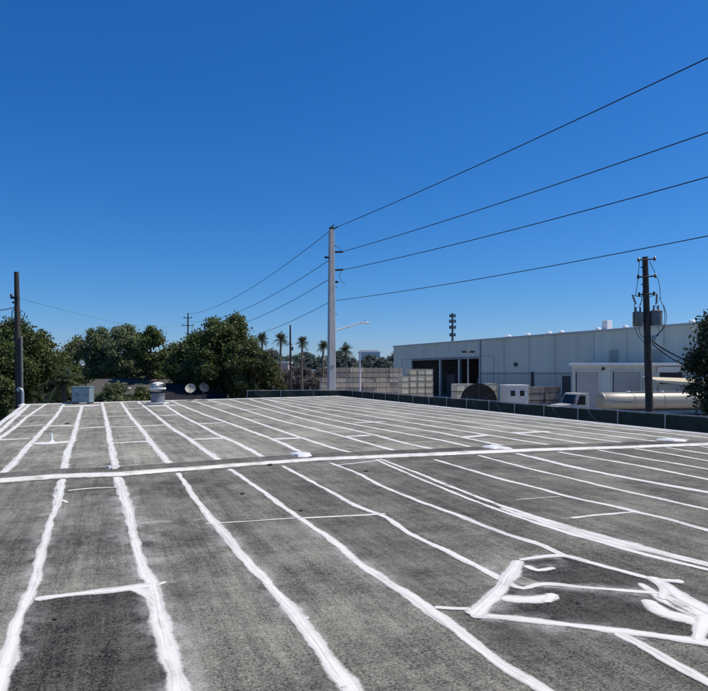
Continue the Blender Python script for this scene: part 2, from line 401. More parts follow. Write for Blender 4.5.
# raised ridge strip
prof = [(-.02, .003), (.08, .034), (.20, .052), (.50, .058), (.82, .054), (1.02, .030), (1.2, .003)]
def rwob(s): return .02*math.sin(s*1.3)+.012*math.sin(s*3.9), 1+.12*math.sin(s*.8)
rm = MB(); vs = []; sl = 0
fine = []
for a, b in zip(line, line[1:]):
    k = max(1, int((b-a).length/.12)); fine += [a.lerp(b, i/k) for i in range(k)]
fine.append(line[-1])
backdir = Vector((-.355, .935, 0))
for i, p in enumerate(fine):
    if i: sl += (p-fine[i-1]).length
    wob, hs_ = rwob(sl)
    for o, z in prof: vs.append(tuple(p+backdir*(o+wob)+Vector((0, 0, z*hs_))))
k = len(prof)
rm.add(vs, [(i*k+j, (i+1)*k+j, (i+1)*k+j+1, i*k+j+1) for i in range(len(fine)-1) for j in range(k-1)])
rm.build('raised_ridge_strip', M['membrane_ridge'], roof_f, True)

def catmull(pts, step):
    pts = [Vector(p) for p in pts]
    if len(pts) < 3:
        n = max(2, int((pts[1]-pts[0]).length/step(pts[0].lerp(pts[1], .5)))); return [pts[0].lerp(pts[1], i/n) for i in range(n+1)]
    P = [pts[0]*2-pts[1]]+pts+[pts[-1]*2-pts[-2]]; out = []
    for i in range(1, len(P)-2):
        p0, p1, p2, p3 = P[i-1:i+3]
        n = max(2, int((p2-p1).length/step((p1+p2)/2)))
        for j in range(n):
            u = j/n
            out.append(.5*((2*p1)+(p2-p0)*u+(2*p0-5*p1+4*p2-p3)*u*u+(3*p1-p0-3*p2+p3)*u**3))
    out.append(pts[-1]); return out
stripe_no = 0
def stripe(px, width, mat='seal', z=4, parent=None, taper=True, world=False, name='white_seam'):
    """white coating brushed along a path on the roof plane; width in metres (or one per point)"""
    global stripe_no; stripe_no += 1
    pts = [Vector(p) for p in px] if world else [rp(*p) for p in px]
    path = catmull(pts, lambda p: max(.05, .009*p.y))
    ws = width if isinstance(width, (list, tuple)) else [width]*len(pts)
    def densify(P):
        a, b = P[0], P[1]; return [a]+[a.lerp(b, min(.98, k_*.014/max(.015, (b-a).length))) for k_ in range(1, 7) if k_*.014 < (b-a).length*.95]+P[1:]
    path = densify(path); path = list(reversed(densify(list(reversed(path)))))
    total = sum((b-a).length for a, b in zip(path, path[1:]))
    n = len(path); ph = random.random()*50; s = 0; vs = []; uvs = []
    zz = ROOF+.0022+z*.00045+(stripe_no % 7)*.00015
    for i, p in enumerate(path):
        if i: s += (p-path[i-1]).length
        d = (path[min(i+1, n-1)]-path[max(i-1, 0)]).normalized(); nr = Vector((d.y, -d.x, 0))
        fidx = i/(n-1)*(len(ws)-1); a = int(fidx); b = min(a+1, len(ws)-1); ww = ws[a]+(ws[b]-ws[a])*(fidx-a)
        ww *= (.60 if parent is None else .86)*(1+.09*math.sin(s*2.1+ph)+.08*math.sin(s*5.3+ph*2)+.08*math.sin(s*11.7+ph*3))
        ed = min(s, total-s)/(.6*ww+1e-6)
        if ed < 1: ww *= max(.12, math.sqrt(1-(1-ed)**2))
        off = .006*math.sin(s*1.3+ph)+.005*math.sin(s*3.7+ph*1.7)+.003*math.sin(s*9+ph)
        h = ww*.5/.62
        hl_ = h*(.92+.20*abs(math.sin(s*4.7+ph))); hr_ = h*(.92+.20*abs(math.sin(s*5.9+ph*1.9)))
        c = p+nr*off
        for u in (-1, -.5, 0, .5, 1):
            hh = hl_ if u < 0 else hr_
            vs.append((c.x+nr.x*u*hh, c.y+nr.y*u*hh, zz+(.0022 if u == 0 else .0016 if abs(u) < 1 else 0)*min(1, ww/.1)))
            uvs.append((u, s+ph))
    me = bpy.data.meshes.new(name)
    fs = [(i*5+j, (i+1)*5+j, (i+1)*5+j+1, i*5+j+1) for i in range(n-1) for j in range(4)]
    me.from_pydata(vs, [], fs)
    uvl = me.uv_layers.new(name='UVMap')
    for lp in me.loops: uvl.data[lp.index].uv = uvs[lp.vertex_index]
    for p in me.polygons:
        p.use_smooth = True
    if me.polygons and me.polygons[0].normal.z < 0: me.flip_normals()
    me.materials.append(M[mat])
    o = bpy.data.objects.new(name, me); COL.objects.link(o); o.parent = parent or roof_f; return o
def ext(pts, a=0, b=0):
    """lengthen a photo polyline past its ends on the roof plane by a, b metres"""
    P = [rp(*p) for p in pts]
    if a: P = [P[0]+(P[0]-P[1]).normalized()*a]+P
    if b: P = P+[P[-1]+(P[-1]-P[-2]).normalized()*b]
    return P

# front seams, left to right
stripe(ext([(62.5, 479), (59, 500), (50, 525), (42.5, 550), (32.5, 585), (20, 615), (7.5, 655), (-1, 688)], 0, 1.2), [.13, .12, .1, .12, .11, .13, .12, .12, .12], world=True)
stripe([(117, 477), (122, 495), (127.5, 510), (135, 540), (145, 570), (152.5, 585)], [.13, .17, .13, .13, .12, .16], 'seal')
stripe(ext([(152.5, 584), (160, 615), (169, 655), (178, 691)], 0, .9), [.13, .17, .18, .19, .18], world=True, z=5)
stripe(ext([(177.5, 473), (200, 505), (220, 530), (245, 560), (270, 587), (300, 620), (325, 655), (352, 690)], 0, 1), [.12, .12, .11, .13, .14, .13, .14, .15, .14], world=True)
stripe(ext([(230, 469), (260, 490), (295, 515), (329, 537.5), (354, 560), (384, 580), (419, 602), (434, 613), (474, 643), (504, 666), (544, 690)], 0, 1), [.12, .13, .11, .12, .11, .12, .12, .14, .13, .12, .12, .12], world=True)
stripe([(282.5, 466), (320, 486), (354, 505), (384, 517), (409, 533), (444, 550), (484, 570), (508, 582)], .115)
stripe([(330, 463), (354, 472), (384, 487), (419, 501), (454, 514), (494, 530), (524, 540), (544, 547), (566, 557)], [.11, .11, .11, .10, .12, .12, .11, .14, .12])
stripe(ext([(376, 459.5), (419, 478.5), (454, 493), (494, 508.5), (534, 522), (574, 535), (614, 546), (654, 557), (708, 570)], 0, 2), [.10, .10, .09, .1, .1, .12, .14, .15, .14], world=True)
stripe(ext([(380, 459), (419, 474), (454, 488), (494, 503), (534, 517), (574, 529), (614, 540.5), (654, 551), (708, 565)], 0, 2), [.10, .11, .12, .12, .14, .16, .18, .2, .2, .2], 'seal_smear', world=True, z=5)
stripe(ext([(434, 459.5), (469, 470), (504, 480), (539, 488.5), (574, 498), (609, 505.5), (634, 511.5), (674, 521), (708, 531)], 0, 4), .135, world=True)
stripe(ext([(478, 455.5), (524, 467.5), (569, 478), (619, 490), (664, 500), (708, 509.8)], 0, 4), .135, world=True)
stripe(ext([(516, 453.5), (548, 461), (577, 468), (609, 474.5), (638, 480), (670, 486), (708, 492.6)], 0, 5), .22, world=True)
stripe(ext([(558, 452), (604.5, 460), (643, 466.7), (674.5, 473), (708, 479.5)], 0, 5), .17, world=True)
stripe(ext([(598, 450), (638, 457.5), (672, 463), (708, 469.3)], 0, 6), .155, world=True)
stripe(ext([(634, 448.5), (672, 454.5), (708, 461)], 0, 6), .155, world=True)
stripe(ext([(666, 447.5), (708, 454)], 0, 6), .155, world=True)
stripe(ext([(700, 446.5), (740, 451.5)], 0, 6), .155, world=True)
# front cross seams
for p, w_, m_ in (([(67.5, 491), (90, 488.6), (117, 487.5)], .10, 'seal'),
                  ([(205, 524.5), (250, 521.5), (295, 518.5)], .06, 'seal_thin'), ([(297, 518.5), (354, 516), (386, 514)], .09, 'seal'),
                  ([(34, 600), (75, 594.5), (115, 590.5), (150, 586)], [.15, .16, .19, .2], 'seal'),
                  ([(571, 518.3), (604, 514.8), (636, 512)], .10, 'seal'),
                  ([(333, 465.6), (355, 463.5), (376, 461)], .10, 'seal'), ([(515, 500), (560, 496.5)], .04, 'seal_thin'),
                                    ([(434, 607.5), (452, 608.5), (472, 609)], .07, 'seal')):
    stripe(p, w_, m_, z=7)
# the patched area on the right
for p, w_, m_, z_ in (([(520, 560.5), (540, 557.5), (565, 556.5), (591, 563), (621.7, 571), (652, 579), (684, 582)], [.12, .11, .12, .11, .10, .12, .16], 'seal', 7),
                      ([(520, 561), (508, 579), (489, 600), (472, 616)], [.15, .19, .20, .22], 'seal', 9),
                      ([(470, 615.5), (516, 619), (565, 625), (610, 631), (652, 636), (716, 645)], [.16, .13, .14, .16, .15, .16], 'seal', 7),
                      ([(508, 583), (523, 588.7), (546, 584.5), (584, 588), (622, 591), (666, 594)], [.12, .1, .10, .10, .10, .12], 'seal', 7),
                      ([(524, 566), (538, 571), (555, 568.2)], .10, 'seal', 8),
                      ([(500, 598), (530, 600.5), (558, 597)], [.14, .2, .16], 'seal', 8), ([(546, 603), (552, 594)], .11, 'seal', 10),
                      ([(650, 577), (667, 587), (682, 598), (715, 616)], [.13, .17, .18, .2], 'seal', 9),
                      ([(645, 600), (662, 613), (688, 620), (716, 630)], [.13, .2, .22, .22], 'seal', 8),
                      ([(660, 594), (684, 607), (712, 621)], .14, 'seal_smear', 10),
                      ([(702, 616), (698, 642)], .16, 'seal', 11),
                      ([(656, 580), (664, 590), (664, 600)], .11, 'seal', 11)):
    stripe(p, w_, m_, z=z_)
stripe(ext([(616, 633.5), (640.6, 645.4), (667, 660.6), (705, 681)], 0, 1), [.13, .12, .12, .12, .12], world=True, z=9)
for p in ([(148, 587), (158, 585), (166, 582)], [(61, 500), (67, 503)], [(42, 551), (36, 553)], [(300, 619), (309, 617.5)], [(33, 600), (22, 602)]):
    stripe(p, .07, 'seal_smear', z=6)
stripe([(112, 590.5), (134, 589.5), (148, 596), (156, 612), (162, 640)], [.12, .14, .16, .14, .06], 'seal', z=6)
for p, w_ in (([(119, 476), (123, 490), (128, 510), (133, 530)], .20), ([(131, 538), (140, 560), (150, 588)], .15), ([(61, 480), (58, 492), (54, 512)], .17), ([(200, 503), (222, 530), (262, 580)], .15), ([(265, 582), (290, 608), (325, 648)], .17), ([(395, 588), (420, 604), (455, 630)], .15),
              ([(500, 508), (580, 532), (640, 548), (708, 566)], .30), ([(14, 636), (4, 662), (-6, 694)], .2), ([(640, 583), (664, 600), (700, 618)], .16)):
    stripe(p, [.04]+[w_]*(len(p)-2)+[.04], 'seal_smear', z=0, name='thin_white_smear')
for p, w_ in (([(118, 480), (128, 512), (146, 572), (152, 590)], .75), ([(150, 584), (166, 640), (182, 704)], .7), ([(200, 505), (245, 560), (300, 620)], .5), ([(62, 480), (50, 525), (32, 586)], .5), ([(30, 590), (14, 640), (-4, 694)], .55),
              ([(295, 515), (354, 560), (419, 602)], .45), ([(434, 612), (500, 665)], .5), ([(474, 614), (490, 598), (515, 568), (560, 558)], .8), ([(480, 618), (560, 626), (640, 637), (712, 645)], .5), ([(640, 582), (670, 602), (712, 626)], 1.0),
              ([(520, 584), (590, 589), (664, 594)], .4), ([(140, 523), (200, 520)], .6), ([(500, 511), (580, 533), (708, 567)], .7), ([(560, 519), (640, 512)], .6)):
    stripe(p, [.1]+[w_]*(len(p)-2)+[w_*.6], 'overspray', z=-1, name='white_overspray')
# white coating along the raised strip's near edge
rs = MB(); vs = []; uvs = []; sl = 0
rp_prof = [(-.03, .003, -1), (.02, .016, -.5), (.08, .040, 0), (.14, .0485, .5), (.20, .0555, 1)]
fine2 = []
for a, b in zip(line, line[1:]):
    kk = max(1, int((b-a).length/.12)); fine2 += [a.lerp(b, i/kk) for i in range(kk)]
fine2.append(line[-1])
for i, p in enumerate(fine2):
    if i: sl += (p-fine2[i-1]).length
    wob, hs_ = rwob(sl)
    for o, z, u in rp_prof:
        vs.append((p.x+backdir.x*(o+wob), p.y+backdir.y*(o+wob), ROOF+z*hs_+.0025)); uvs.append((u*.95, sl))
me = bpy.data.meshes.new('ridge_coating'); me.from_pydata(vs, [], [(i*5+j, (i+1)*5+j, (i+1)*5+j+1, i*5+j+1) for i in range(len(fine2)-1) for j in range(4)])
uvl = me.uv_layers.new(name='UVMap')
for lp in me.loops: uvl.data[lp.index].uv = uvs[lp.vertex_index]
if me.polygons[0].normal.z < 0: me.flip_normals()
me.materials.append(M['seal_patchy']); o = bpy.data.objects.new('ridge_coating', me); COL.objects.link(o); o.parent = roof_f

# far seams
FAR = [
 [(28.7, 405.2), (21, 411), (10.4, 417), (0, 423.6), (-40, 452)],
 [(45.5, 404.4), (27.8, 416.5), (15.6, 427), (0, 438), (-52, 478)],
 [(64, 403.7), (57, 414.7), (47, 426), (33, 441), (21, 454.7), (2, 475)],
 [(82.5, 405), (78, 420), (74, 435.6), (68.6, 449.5), (63, 471)],
 [(102, 402.8), (105, 414.7), (107.7, 427), (111, 446), (116.4, 468)],
 [(121, 402.2), (130, 415.6), (140, 427.5), (151.6, 443), (159.5, 453), (169.4, 464)],
 [(137.8, 401.7), (153.6, 413.6), (169.4, 426.5), (189, 439), (203, 449), (219, 460.5)],
 [(160, 402), (181.3, 415.6), (199, 424.5), (215, 433.4), (236.7, 443.3), (265, 458)],
 [(171.4, 400.9), (187, 407.7), (207, 415.6), (226.8, 422.5), (250, 431), (274, 440), (309, 456)],
 [(191, 400.3), (219, 409.7), (240, 416.8), (274, 428.6), (307.8, 440), (330, 447.2), (354, 453.2)],
 [(207, 399.9), (230.7, 405.9), (276, 419.5), (307.8, 427.5), (339.4, 435.4), (366.6, 443), (396, 451)],
 [(230, 399.6), (280.7, 412.8), (314.6, 421.8), (346, 428.6), (375.6, 435.4), (400, 442), (431.6, 449)],
 [(249, 399), (285, 409.4), (330, 419.5), (364, 426.3), (400, 432.8), (438, 439.7), (470, 447)],
 [(265, 399.2), (307.8, 409.8), (341.7, 416.8), (375.6, 422.6), (434, 431.8), (467.8, 438.6), (502, 445.5)]]
for p in FAR: stripe(p, .145 if p[0][0] < 250 else .15, 'seal', parent=roof_b)
vp = rp(338, 396.2)
for k_ in range(7):
    y400 = 373+297/(6.19+.63*k_); sl_ = (y400-373)/297
    # where it meets the far / right edge: follow until depth just inside the outline
    pts = []
    for x in (283+11*k_, 340+6*k_, 400, 470, 560+8*k_, 640+20*k_, 708+40*k_):
        y = 373+sl_*(x-103)
        q = rp(x, y)
        # stay between the outline and the ridge
        r_ = ridge_at_x(q.x)
        if r_ is not None and q.y < r_.y+1.1: break
        k2 = (q.y-eR.y)/(cM.y-eR.y); xe = eR.x+(cM.x-eR.x)*k2
        k3 = (q.x-cL.x)/(cM.x-cL.x); ye = cL.y+(cM.y-cL.y)*k3
        if q.x > xe-.2 or q.y > ye-.3: continue
        pts.append((x, y))
    if len(pts) >= 2:
        P = [rp(*q) for q in pts]; d = (P[-1]-P[-2]).normalized()
        for _ in range(200):
            q = P[-1]+d*.2; r_ = ridge_at_x(q.x); k2 = (q.y-eR.y)/(cM.y-eR.y); xe = eR.x+(cM.x-eR.x)*k2
            if (r_ is not None and q.y < r_.y+1.0) or q.x > xe-.2: break
            P[-1] = q
        d = (P[0]-P[1]).normalized()
        for _ in range(200):
            q = P[0]+d*.2; k3 = (q.x-cL.x)/(cM.x-cL.x); ye = cL.y+(cM.y-cL.y)*k3
            if q.y > ye-.3: break
            P[0] = q
        stripe(P, .155, 'seal', parent=roof_b, world=True)
# stripe just inside the back and right edges
def inset_edge(a, b, off):
    d = (b-a).normalized(); n = Vector((d.y, -d.x, 0))
    if n.dot(cc-a) < 0: n = -n
    return [a+n*off+d*.3, (a+b)/2+n*off, b+n*off-d*.3]
stripe(inset_edge(cL, cM, .32), .22, 'seal', z=8, parent=roof_b, world=True)
stripe(inset_edge(cM, cM+dr*.98, .30), .12, 'seal', z=8, parent=roof_b, world=True)
stripe(inset_edge(cL, iL, .28), .16, 'seal', z=8, parent=roof_b, world=True)
XF = [([(-20, 441), (31, 438.7)], .3), ([(17, 416), (54, 415)], .3), ([(31, 444), (52, 443), (74, 441.8)], .7), ([(47, 426), (75, 426)], .4),
      ([(78, 428.6), (106, 427)], .35), ([(108, 427), (120, 427), (139, 426.6)], .25), ([(19, 427), (45, 425)], .2), ([(58, 406.8), (80, 406.2), (100, 405)], 1.2),
      ([(105, 416.5), (130, 416)], .3), ([(126, 409), (145, 408)], .3), ([(140, 426.3), (167, 425)], .35), ([(112, 443.4), (152, 441.3)], .25),
      ([(159.5, 416), (181, 414.6)], .35), ([(190, 440), (228, 438)], .3), ([(199, 424), (224, 422.8)], .3), ([(146, 406.4), (160, 405.8), (176, 404.9)], .8),
      ([(271.6, 439.4), (306, 437.8)], .35), ([(346, 436.7), (371, 435.4)], .35), ([(353, 423), (386, 421.8)], .3), ([(461, 437.7), (489, 435.2)], .35),
      ([(510.7, 433.4), (549, 431.6)], .4), ([(240, 410), (262, 409)], .3),
      ([(215, 404.5), (232, 403.8)], .4)]
for p, w_ in XF: stripe(p, w_, 'seal' if w_ > .28 else 'seal_thin', z=9, parent=roof_b, name='white_cross_seam')
# drain patches on the raised strip
for px_, py_, sx, sy in ((113, 471, .22, .40), (302, 457.5, .40, .6), (495, 450, .5, .75), (672, 442.5, .5, .7)):
    c = rp(px_, py_); mb = MB(); n_ = 22; vs = [(c.x, c.y, ROOF+.095)]
    for k_, (rr, z_) in enumerate(((.55, .093), (.85, .082), (1.0, .05))):
        for j in range(n_):
            q = 2*math.pi*j/n_; jit = 1+.18*math.sin(3*q+px_)+.1*math.sin(7*q)
            x_ = sx*.5*rr*jit*max(-.9, min(.9, math.cos(q)*1.2)); y_ = sy*.5*rr*jit*max(-.9, min(.9, math.sin(q)*1.2))
            vs.append((c.x+x_*math.cos(SITE)-y_*math.sin(SITE), c.y+x_*math.sin(SITE)+y_*math.cos(SITE), ROOF+z_))
    fs = [(0, 1+j, 1+(j+1) % n_) for j in range(n_)]
    for r_ in range(2): fs += [(1+r_*n_+j, 1+(r_+1)*n_+j, 1+(r_+1)*n_+(j+1) % n_, 1+r_*n_+(j+1) % n_) for j in range(n_)]
    mb.add(vs, fs); mb.build('white_flashing_patch', M['dusty_white'] if px_ == 113 else M['white_paint'], roof_b, True)
# fresh dark patches of membrane
def dark_patch(px, z=.0014):
    P = [rp(*p) for p in px]; o = sheet(P, 'dark_membrane_patch', M['membrane_dark'], roof_f, ROOF+z); return o
dark_patch([(30, 601), (75, 595), (150, 587), (160, 615), (176, 680), (184, 720), (-16, 720), (2, 670), (16, 625)])
dark_patch([(511, 582), (530, 586), (590, 590), (660, 595), (690, 612), (698, 641), (640, 634), (560, 624), (490, 615), (500, 602)])
dark_patch([(525, 561), (566, 558), (620, 572), (655, 581), (662, 592), (600, 589), (546, 584), (516, 574)], .001)

# ------------------------------------------------------------------ small things on the roof
def vent_pipe(px, pyb, h, r, label):
    p = rp(px, pyb); t = thing('vent_pipe', label, 'pipe', p)
    a = MB(); a.lathe([(r*2.6, .008), (r*1.5, .03), (r*1.15, .05), (r*1.02, .07)] if h > .1 else [(r*2.2, .006), (r*1.7, .011), (r*1.02, .014)], 14); a.build('flashing', M['white_paint'], t, True)
    b = MB(); b.lathe([(r, min(.06, h*.3)), (r, h), (r*.8, h), (r*.8, h*.8)], 14); b.build('pipe', M['white_paint'], t, True)
vent_pipe(51.5, 442.2, .22, .035, 'short white vent pipe on the far left of the roof')
# gooseneck
p = rp(22.5, 405.6); t = thing('gooseneck_vent', 'grey gooseneck vent pipe at the far left corner of the roof', 'vent pipe', p)
b = MB(); b.tube([(0, 0, 0), (0, 0, .7), (-.03, 0, .83), (-.12, 0, .90), (-.22, 0, .88), (-.28, 0, .79)], .085, 12); b.build('pipe', M['galv'], t, True)
b = MB(); b.lathe([(.25, .01), (.15, .04), (.09, .12)], 16); b.build('flashing', M['dusty_white'], t, True)
# blue grey equipment box
p = rp(83, 403.6); t = thing('equipment_box', 'square blue-grey metal equipment box standing at the far edge of the roof', 'equipment box', p, R(4))
b = MB(); b.box((0, 0, .50), (.98, .8, .86)); b.build('cabinet', M['blue_box'], t, bevel=.02)
b = MB(); b.box((0, 0, .955), (1.04, .9, .05)); b.build('lid', M['blue_box'], t, bevel=.012)
for s in (-1, 1):
    b = MB(); b.box((s*.40, 0, .035), (.10, .84, .07)); b.build('skid', M['dark_metal'], t)
b = MB(); b.box((0, -.408, .50), (.90, .016, .70)); b.build('door', M['blue_box'], t, bevel=.006)
b = MB(); b.lathe([(.10, 0), (.10, .03), (.07, .05)], 16, (-.2, -.41, .50), Matrix.Rotation(R(90), 3, 'X')); b.build('dial', M['grey_metal'], t, True)
b = MB(); b.box((.30, -.425, .5), (.03, .03, .14)); b.build('handle', M['dark_metal'], t, bevel=.005)
b = MB(); b.tube([(-.72, -.1, .02), (-.72, -.1, .12), (-.6, -.1, .16), (-.49, -.1, .2)], .03, 8); b.build('conduit', M['grey_metal'], t, True)
# whirlybird
p = rp(158, 404.4); t = thing('turbine_vent', 'white spinning turbine vent on a metal collar near the far edge of the roof', 'roof vent', p)
b = MB(); b.box((0, 0, .06), (1.0, 1.0, .11)); b.build('curb', M['dusty_white'], t, bevel=.03)
b = MB(); b.lathe([(.40, .11), (.37, .2), (.36, .55), (.39, .56), (.39, .6), (.34, .61)], 24); b.build('collar', M['grey_metal'], t, True)
b = MB(); nv = 26
for j in range(nv):
    q0 = 2*math.pi*j/nv; q1 = q0+2*math.pi/nv*1.25; m_ = 7; vs = []
    for i in range(m_+1):
        a = i/m_; ang = math.pi*(.06+.88*a); rr = .40*math.sin(ang)**.6; zz = .92-.30*math.cos(ang)
        for q, k_ in ((q0, 1.0), (q1, .86)): vs.append((rr*k_*math.cos(q), rr*k_*math.sin(q), zz))
    b.add(vs, [(2*i, 2*i+1, 2*i+3, 2*i+2) for i in range(m_)])
b.build('turbine_blades', M['galv'], t, True, fix=False)
b = MB(); b.lathe([(.30, 1.135), (.31, 1.15), (.27, 1.19), (.12, 1.235), (.02, 1.24)], 24); b.build('cap', M['white_paint'], t, True)
b = MB(); b.lathe([(.425, .84), (.432, .86), (.432, .92), (.425, .94), (.405, .94), (.405, .84)], 26); b.build('band', M['white_paint'], t, True)
# satellite dishes
def dish(px, pyb, label, face, yaw, h, r=.32):
    p = rp(px, pyb); t = thing('satellite_dish', label, 'satellite dish', p, yaw, 'satellite dishes at the far edge of the roof')
    b = MB(); b.box((0, 0, .02), (.45, .35, .03)); b.build('foot', M['grey_metal'], t)
    b = MB(); b.tube([(0, 0, .03), (0, .05, h-.15), (0, .03, h)], .03, 8); b.tube([(.18, 0, .04), (0, .04, h*.6)], .014, 6); b.build('mast', M['dark_metal'], t, True)
    rot = Matrix.Rotation(R(62), 3, 'X'); b = MB()
    pr = [(.02, 0), (r*.35, .012), (r*.7, .05), (r, .105), (r*1.01, .10), (r*.7, .03), (r*.3, -.012), (.02, -.02)]
    b.lathe(pr, 26, (0, -.02, h+.04), rot); b.build('reflector', face, t, True)
    b = MB(); a = Vector((0, -.02, h+.04)); e = a+rot @ Vector((0, -.05, .44)); b.tube([a+rot @ Vector((0, -r*.95, .08)), e], .013, 6)
    b.box(e, (.06, .06, .11), rot); b.build('feed_arm', M['dark_metal'], t)
dish(190.5, 400.6, 'beige satellite dish facing the roof, the paler one of the pair', M['dish_face'], R(8), .70)
dish(203.5, 400.4, 'satellite dish darkened in colour for shade, the dimmer one beside the beige dish', M['dish_shaded'], R(35), .74)
# loose debris
for px_, py_, s_, lb in ((242, 494, .07, 'small black scrap lying on the roof between two seams near the middle left'), (301, 511, .055, 'small dark scrap lying beside the cross seam left of the middle'),
                         (270, 465.2, .10, 'dark scrap lying at the raised strip left of the middle'), (55, 620, .03, 'tiny dark chip lying in the dark panel at the lower left'),
                         (67.5, 424, .16, 'dark lump on the far left of the roof'), (578, 603.5, .035, 'tiny dark chip lying inside the patched area'), (366, 471.5, .08, 'small dark scrap lying just in front of the raised strip'),
                         (344, 688, .03, 'small pale chip at the bottom edge of the view')):
    p = rp(px_, py_); b = MB(); n_ = 7; s_ *= .62
    vs = [(0, 0, s_*.5)]+[(s_*(.7+.5*random.random())*math.cos(2*math.pi*j/n_), s_*(.5+.4*random.random())*math.sin(2*math.pi*j/n_), s_*.25*random.random()+.006) for j in range(n_)]+[(s_*.8*math.cos(2*math.pi*j/n_), s_*.6*math.sin(2*math.pi*j/n_), .002) for j in range(n_)]
    b.add(vs, [(0, 1+j, 1+(j+1) % n_) for j in range(n_)]+[(1+j, 1+n_+j, 1+n_+(j+1) % n_, 1+(j+1) % n_) for j in range(n_)])
    o = b.build('debris_scrap', M['dusty_white'] if 'pale' in lb else M['black']); o.location = p; tag(o, lb, 'debris', 'loose scraps on the roof')

# ------------------------------------------------------------------ fence
FT = ROOF+.34
fc = at(345, 390, (ZC-FT)*F/17); fl = at(247, 390.6, (ZC-FT)*F/17.6)
q = at(700, 416.4, (ZC-FT)*F/43.4); fr = fc+(q-fc)*1.22
fen = thing('screened_fence', 'chain-link fence hung with dark green privacy mesh beyond the roof edge', 'fence', (fc.x, fc.y, 0))
def fence_run(a, b, n, first):
    a = Vector((a.x-fc.x, a.y-fc.y, 0)); b = Vector((b.x-fc.x, b.y-fc.y, 0)); d = (b-a); nr = Vector((d.y, -d.x, 0)).normalized()
    if nr.dot(Vector((fc.x, fc.y, 0))+a) > 0: nr = -nr
    nx, nz = n*14, 10; vs = []; uv = []
    for i in range(nx+1):
        for j in range(nz+1):
            u = i/14; v = j/nz; bil = .10*math.sin(math.pi*(u % 1))*math.sin(math.pi*v)+.03*math.sin(u*9+v*5)
            q = a+d*(i/nx)+nr*(.05+bil*.6); vs.append((q.x, q.y, .1+(FT-.14)*v)); uv.append((u, v*4-3 if v*4-3 > 0 else 0))
    me = bpy.data.meshes.new('privacy_screen'); me.from_pydata(vs, [], [(i*(nz+1)+j, (i+1)*(nz+1)+j, (i+1)*(nz+1)+j+1, i*(nz+1)+j+1) for i in range(nx) for j in range(nz)])
    ul = me.uv_layers.new(name='UVMap')
    for lp in me.loops: ul.data[lp.index].uv = uv[lp.vertex_index]
    for p in me.polygons: p.use_smooth = True
    me.materials.append(M['screen']); o = bpy.data.objects.new('privacy_screen', me); COL.objects.link(o); o.parent = fen
    r_ = MB(); r_.tube([a+Vector((0, 0, FT)), b+Vector((0, 0, FT))], .02, 8); r_.build('top_rail', M['galv'], fen, True)
    for i in range(0 if first else 1, n+1):
        q = a+d*(i/n)+nr*.14; pm = MB(); pm.lathe([(.023, 0), (.023, FT+.03), (.028, FT+.03), (.018, FT+.06)], 8); o = pm.build('post', M['galv'], fen, True); o.location = q
fence_run(fl, fc, 3, True)
fence_run(fc, fr, 19, False)

# ------------------------------------------------------------------ trees
def rand_unit(n):
    v = rng.normal(size=(n, 3)); return v/np.linalg.norm(v, axis=1)[:, None]
def leaf_mesh(name, centers, size, tint, mat, parent, upbias=.3, asp=.6):
    n = len(centers); nr = rand_unit(n); nr[:, 2] += upbias; nr /= np.linalg.norm(nr, axis=1)[:, None]
    t1 = np.cross(nr, rand_unit(n)); t1 /= np.linalg.norm(t1, axis=1)[:, None]; t2 = np.cross(nr, t1)
    s = (size*(.6+.8*rng.random(n)))[:, None]
    a = t1*s; b = t2*s*asp
    V = np.empty((n, 4, 3)); V[:, 0] = centers-a; V[:, 1] = centers-b*.9+nr*s*.12; V[:, 2] = centers+a; V[:, 3] = centers+b*.9+nr*s*.12
    V = V.reshape(-1, 3)
    me = bpy.data.meshes.new(name); me.vertices.add(4*n); me.loops.add(4*n); me.polygons.add(n)
    me.vertices.foreach_set('co', V.ravel()); me.loops.foreach_set('vertex_index', np.arange(4*n, dtype=np.int32))
    me.polygons.foreach_set('loop_start', np.arange(0, 4*n, 4, dtype=np.int32)); me.polygons.foreach_set('loop_total', np.full(n, 4, dtype=np.int32))
    me.update(calc_edges=True)
    at_ = me.attributes.new('tint', 'FLOAT', 'POINT'); at_.data.foreach_set('value', np.repeat(np.clip(tint, 0, 1), 4).astype(np.float32))
    me.materials.append(mat); o = bpy.data.objects.new(name, me); COL.objects.link(o); o.parent = parent; return o
